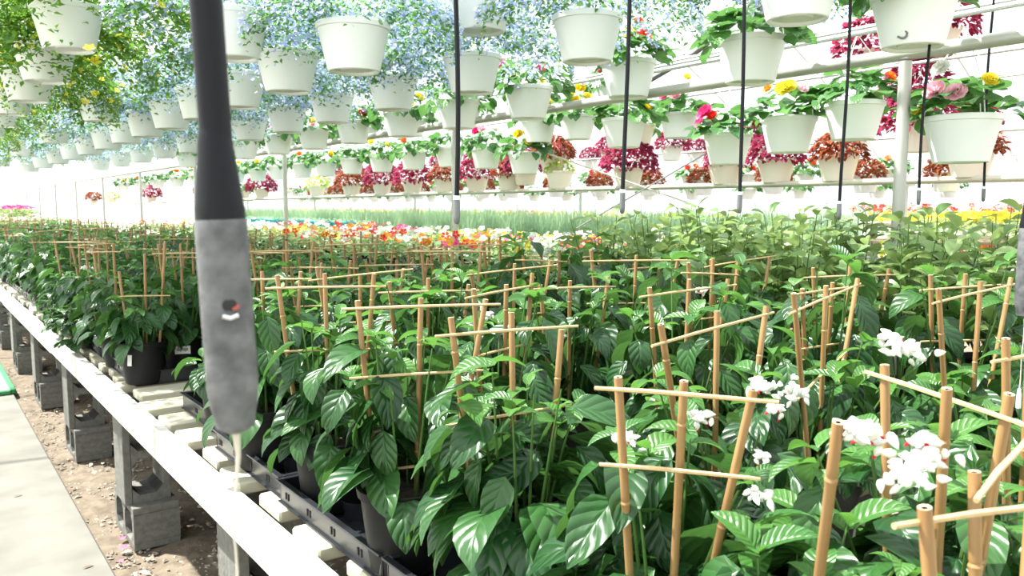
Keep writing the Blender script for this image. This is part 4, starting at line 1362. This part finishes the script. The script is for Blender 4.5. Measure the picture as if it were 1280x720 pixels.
basket(3.9, 4.85, .57, 'begonia', 'white begonia basket with yellow and white blooms, left of the yellow one', seed=18, blooms=[(-.3, .12, 'yellow', 1.1), (.2, .16, 'white', 1.1), (.5, .10, 'yellow', 1.1)])
basket(3.92, 5.05, .34, 'begonia', 'lower white begonia basket with three yellow blooms', seed=19, blooms=[(-.3, .12, 'yellow', 1.2), (.15, .06, 'yellow', .9), (.1, .13, 'yellow', 1.0)])
basket(3.9, 5.55, .40, 'begonia', 'white begonia basket with pale pink blooms behind the first hose', seed=20, blooms=[(-.5, .12, 'pink', 1.1), (-.2, .14, 'pale', 1.1), (.4, .14, 'white', 1)])
for i, y in enumerate((6.2, 6.85, 7.5, 8.2, 8.9, 9.6, 10.4, 11.2, 12.1, 13.1, 14.2, 15.4, 16.8, 18.3, 20)):
    basket(3.95, y, .44, 'begonia', 'small-looking white begonia basket under the pipe receding leftward, %s of that run' % ORD[i], seed=i, blooms=[(r3.uniform(-1, 1), r3.uniform(.05, .14), r3.choice(['yellow', 'white', 'orange']), 1.0) for _ in range(i % 3)])
for i, y in enumerate((4.1, 5.1, 6.1, 7.1, 8.2, 9.4, 10.7, 12.2, 14)):
    basket(4.3, y + .35, .82, 'begonia', 'white basket in the upper row behind the red-bloomed pots, %s along' % ORD[i], seed=i + 5, blooms=[(r3.uniform(-1, 1), r3.uniform(.05, .14), r3.choice(['yellow', 'red', 'pink']), 1.0) for _ in range(3)])
# upper coleus baskets at the right
for i, (x, y, z, k, lab) in enumerate([
        (5.35, 3.05, .98, 'coleus', 'cream basket of magenta coleus behind the big white pot at top right'),
        (5.2, 2.5, 1.02, 'coleus', 'white basket of magenta coleus hanging at the upper right, behind the third hose'),
        (5.2, 2.62, .62, 'coleus', 'magenta coleus basket just above the pipe near the right post'),
        (5.05, 2.52, .42, 'coleus', 'cream basket of crimson coleus immediately left of the post'),
        (5.1, 4.95, .62, 'green', 'pale basket with plain green leaves behind the pink blooms'),
        (5.0, 6.0, .40, 'rust', 'cream basket of trailing rust coleus below the yellow begonias'),
        (5.05, 6.5, .30, 'coleus', 'cream coleus basket lower than its neighbour, beside the cable')]):
    basket(x, y, z, k, lab, seed=i, pot='cream', vol=1.15)
# coleus standing along the rail at the back
RZ = .155
CR = [(1.55, 'coleus', 1.0, 'crimson coleus in a cream pot on the rail at the right edge'), (2.18, 'rust', .8, 'rust-orange coleus on the rail right of the post'),
      (3.02, 'rust', .85, 'copper-coloured coleus in a cream pot on the rail behind the third hose'), (3.5, 'coleus', .9, 'magenta coleus on the rail under the yellow begonia basket'),
      (3.95, 'coleus', .75, 'pink coleus on the rail under the hot pink begonia basket'), (4.98, 'coleus', 1.1, 'large wine-red coleus in a cream pot on the rail, mid-frame'),
      (5.9, 'lime', .75, 'lime-green plant low on the rail beside the big wine-red coleus'), (6.7, 'rust', .9, 'bronze coleus on the rail behind the lower yellow begonia'),
      (7.3, 'coleus', .95, 'magenta coleus on the rail right of the first hose'), (7.95, 'rust', .9, 'rust and pink coleus on the rail at the first hose'),
      (8.7, 'coleus', 1.05, 'bushy wine-red coleus on the rail just left of the first hose'), (9.5, 'coleus', 1.05, 'second bushy wine-red coleus left of the first hose'),
      (10.4, 'rust', 1.1, 'bronze-topped coleus at the left end of the wine-red clump'), (11.6, 'lime', 1.0, 'yellow-green plant on the rail left of the coleus clump'),
      (14.0, 'coleus', 1.2, 'lone wine-red coleus on the rail right of the second post'), (15.0, 'green', 1.0, 'green plant on the rail at the second post'),
      (17.5, 'rust', 1.0, 'orange-red plant on the rail seen left of the second post'), (22, 'coleus', 1.2, 'wine-red coleus far along the rail at left'), (27, 'lime', 1.3, 'lime plant far along the rail at left'), (30, 'rust', 1.3, 'rust plant farthest along the rail at left')]
for i, (y, k, v, lab) in enumerate(CR):
    basket(5.0, y, RZ + .085 - .004 * max(0, y - 6) * .9 + .012, k, lab, seed=i, pot='cream', hanger=False, vol=v * 1.12)
rack = thing('pipe_rail', 'cream double pipe rail carrying the coleus pots at eye level', 'rail')
for dx in (-.06, .06):
    ob('pipe', MB().tube([(5.0 + dx, -1, CZ + RZ + .003), (5.0 + dx, 6, CZ + RZ + .003), (5.0 + dx, 36, CZ + RZ - .10)], .019, 10).mesh('pipe', M['rail'], smooth=True), rack)
for y in np.arange(-.5, 36, 3.05):
    ob('post', MB().tube([(5.0, y, -.04), (5.0, y, CZ + RZ - .012 - max(0, y - 6) * .0034)], .014, 8).mesh('post', M['frame'], smooth=True), rack)
    ob('crosspiece', MB().box(4.91, 5.09, y - .012, y + .012, CZ + RZ - .03 - max(0, y - 6) * .0034, CZ + RZ - .012 - max(0, y - 6) * .0034).mesh('crosspiece', M['frame']), rack)
# far rows
for (x, z, y0, y1, dy, k, grp, lab) in [
        (7.2, .62, 3.2, 16, 1.05, 'coleus', 'far coleus baskets of the upper row', 'distant white basket of red coleus in the upper back row'),
        (7.6, .22, 3.4, 18, .95, 'rust', 'far rust baskets of the lower row', 'distant white basket of rust-red foliage in the lower back row'),
        (9.2, .35, 4.0, 24, 1.0, 'begonia', 'far begonia baskets near the back wall', 'distant white basket with small bright blooms near the back wall'),
        (9.6, .75, 4.5, 22, 1.2, 'coleus', 'far high baskets near the back wall', 'distant white basket hanging high near the back wall'),
        (11, .2, 5.0, 28, 1.1, 'green', 'farthest green baskets by the wall', 'farthest white basket of green leaves beside the film wall')]:
    for i, y in enumerate(np.arange(y0, y1, dy)):
        basket(x, y + r3.uniform(-.12, .12), z, k, lab, grp, seed=i, vol=1.0, blooms=[(r3.uniform(-1, 1), r3.uniform(.03, .14), r3.choice(['red', 'yellow', 'orange', 'white']), 1.3) for _ in range(3)] if k == 'begonia' else [])
# purlins the baskets hang from
pu = bpy.data.objects.new('trim_1', None); C.objects.link(pu); pu['kind'] = 'structure'; pu['label'] = 'thin overhead pipes the basket rows hang from'
HK = .50 - .085
for x, zc, y0, y1 in [(.55, .64, 2.5, 13), (1.0, .57, 2.2, 14), (1.34, .56, 2, 13.5), (2.1, .58, 1, 13), (1.8, .75, 1.5, 10), (2.7, .57, .5, 12), (3.13, .27, .2, 3), (3.5, .37, .5, 4.5), (3.92, .48, 2.5, 21), (4.3, .82, 3, 16), (5.15, 1.0, 1, 4), (5.05, .45, 1.5, 8), (7.2, .62, 2, 17), (7.6, .22, 2, 19), (9.2, .35, 2, 25), (9.6, .75, 2, 23), (11, .2, 3, 29)]:
    ob('purlin', MB().tube([(x, y0, CZ + zc + HK + .02), (x, y1, CZ + zc + HK + .01)], .011, 8).mesh('purlin', M['frame'], smooth=True), pu)

# ------------------------------------------------------------------ the pipe with its posts
PX, PZ = 2.95, CZ + .548
pr_ = thing('pipe_rail', 'long grey galvanised pipe on posts crossing the view below the basket pots', 'rail')
ob('pipe', MB().tube([(PX, -2, PZ + .012), (PX, 6, PZ), (PX, 14, PZ - .004), (PX, 40, PZ - .03)], .0245, 16).mesh('pipe', M['pipe'], smooth=True), pr_)
for k in range(12):
    y = 1.53 + k * 3.04 - .02 * k * 0
    ob('post', MB().tube([(PX, y, -.04), (PX, y, PZ - .02)], .0225, 14).mesh('post', M['pipe'], smooth=True), pr_)
for y in (5.5, 9.3, 15):
    ob('coupler', MB().tube([(PX, y - .04, PZ + .0), (PX, y + .04, PZ)], .0275, 14).mesh('coupler', M['pipe'], smooth=True), pr_)
# slanting braces and cable behind
br = thing('roof_brace', 'dark slanting pipe brace among the upper begonia baskets', 'brace')
ob('tube', MB().tube([(4.6, 4.9, CZ + .80), (4.5, 3.9, CZ + 1.05), (4.42, 3.2, CZ + 1.32)], .02, 8).mesh('tube', M['dark_pipe'], smooth=True), br)
for (a, b, lab) in (((3.95, 4.9, CZ + .43), (4.55, 3.75, CZ - .02), 'pale taut cable slanting down to the right, behind the second hose'), ((4.4, 3.45, CZ + .44), (3.6, 4.1, CZ - .16), 'dark taut cable slanting down to the left, behind the second hose')):
    t = ob('cable', MB().tube([a, b], .006, 6).mesh('cable', M['rail'] if lab[0] == 'p' else M['dark_pipe'], smooth=True))
    tag(t, lab, 'cable')

# ------------------------------------------------------------------ hanging hoses
def boom(y, x0, x1, z, lab):
    b = thing('overhead_boom', lab, 'boom')
    ob('pipe', MB().tube([(x0, y, z), (x1, y, z)], .016, 10).mesh('pipe', M['pipe'], smooth=True), b)
BZ = CZ + 1.15
boom(1.33, .2, 4.2, BZ, 'grey overhead boom pipe the row of thin black hoses hangs from')
boom(.51, -.4, 2.2, BZ, 'grey overhead boom pipe holding the heavy near hoses')
names = ['first from the left, ending by a distant post', 'second from the left', 'third from the left', 'fourth from the left', 'fifth from the left, right of the post', 'sixth and rightmost']
for i, (x, zt, ze, sx) in enumerate([(.863, .41, -.030, .0), (1.345, .47, -.012, -.012), (1.745, .5, -.013, .0), (2.235, .55, -.035, -.006), (2.72, .6, .010, -.012), (3.16, .62, .022, .0)]):
    h = thing('drip_hose', 'thin black hose with grey nozzle, ' + names[i], 'hose', (x, 1.33, BZ))
    pts = []
    L = BZ - (CZ + ze)
    for k in range(13):
        t = k / 12
        pts.append((sx * 2 * t + .004 * math.sin(t * 9 + i), .004 * math.sin(t * 7 + i * 2), -.016 - (L - .055) * t))
    ob('tube', MB().tube(pts, .0048, 8).mesh('tube', M['hose'], smooth=True), h)
    e = Vector(pts[-1])
    ob('nozzle', MB().lathe([(.005, .012), (.0062, .008), (.0068, 0), (.0068, -.028), (.0055, -.040), (.003, -.044), (0, -.044)], 12, c=e).mesh('nozzle', M['nozzle_small'], smooth=True), h)
    ob('ferrule', MB().tube([e + Vector((0, 0, .012)), e + Vector((0, 0, .004))], .0074, 12).mesh('ferrule', M['chrome'], smooth=True), h)

def heavy(x, y, zc, tilt, lab, hole):
    """hose with a cone adapter and a metal coupling; origin at the top of the coupling"""
    h = thing('hanging_hose', lab, 'hose', (x, y, CZ + zc))
    R = Matrix.Rotation(tilt, 4, 'Y')
    top = BZ - (CZ + zc)
    pts = [(-math.tan(tilt) * t * 0 + (top * t) * math.tan(tilt), 0, .02 + (top - .02) * t) for t in np.linspace(0, 1, 8)]
    ob('tube', MB().tube(pts, [.0098] * 8, 14).mesh('tube', M['hose'], smooth=True), h)
    ob('adapter', MB().lathe([(.0085, .055), (.0105, .045), (.0145, .008), (.0152, .003), (.0152, -.003), (.0138, -.004)], 24).mesh('adapter', M['hose'], smooth=True), h, mat=R)
    ob('coupling', MB().lathe([(.0, -.0015), (.0148, -.002), (.0158, -.005), (.0160, -.012), (.0160, -.110), (.0150, -.122), (.0132, -.129), (.0122, -.137), (.006, -.141), (0, -.142)], 28).mesh('coupling', M['weight'], smooth=True), h, mat=R)
    vd = math.atan2(-y, -x)
    Q = R @ Matrix.Rotation(vd + .1, 4, 'Z')
    if hole:
        ob('port', MB().lathe([(.0, .0004), (.0030, .0004), (.0044, .0), (.0046, -.001)], 14).mesh('port', M['hole'], smooth=True), h, mat=Q @ Matrix.Translation((.0157, 0, -.056)) @ Matrix.Rotation(PI / 2, 4, 'Y'))['label'] = 'dark port hole'
        ob('port_highlight', MB().tube([(.0158, -.0045, -.0625), (.0166, 0, -.0640), (.0158, .0045, -.0625)], .0018, 8).mesh('port_highlight', M['chrome'], smooth=True), h, mat=Q)['label'] = 'bright crescent highlight below the port'  # highlight under the port, put into a bright chrome crescent
        ob('port_seal', MB().tube([(.0159, .0018, -.0588), (.0163, .0042, -.0578), (.0158, .0055, -.0565)], .0012, 8).mesh('port_seal', M['red_plastic'], smooth=True), h, mat=Q)['label'] = 'reddish seal'
    e = R @ Vector((0, 0, -.142))
    sp = [e + Vector((-.0045 * t, 0.0, -.11 * t)) + Vector((.0015 * math.sin(t * 9), 0, 0)) for t in np.linspace(0, 1, 8)]
    ob('string', MB().tube(sp, [.0026, .0016, .0009, .0007, .0007, .0007, .0008, .0010], 6).mesh('string', M['string'], smooth=True), h)['label'] = 'pale wet string'
    ob('string_end', MB().lathe([(0, .002), (.0022, 0), (.0034, -.012), (.0036, -.03), (0, -.032)], 10, c=sp[-1]).mesh('string_end', M['white_plastic'], smooth=True), h)['label'] = 'white string end'
heavy(.157, .515, -.005, -.035, 'blurred black hose with a fat grey metal coupling close to the camera at left', True)
heavy(1.366, .502, -.030, 0, 'grey hose coupling cut off by the right edge of the view', False)
print('objects', len(bpy.data.objects))
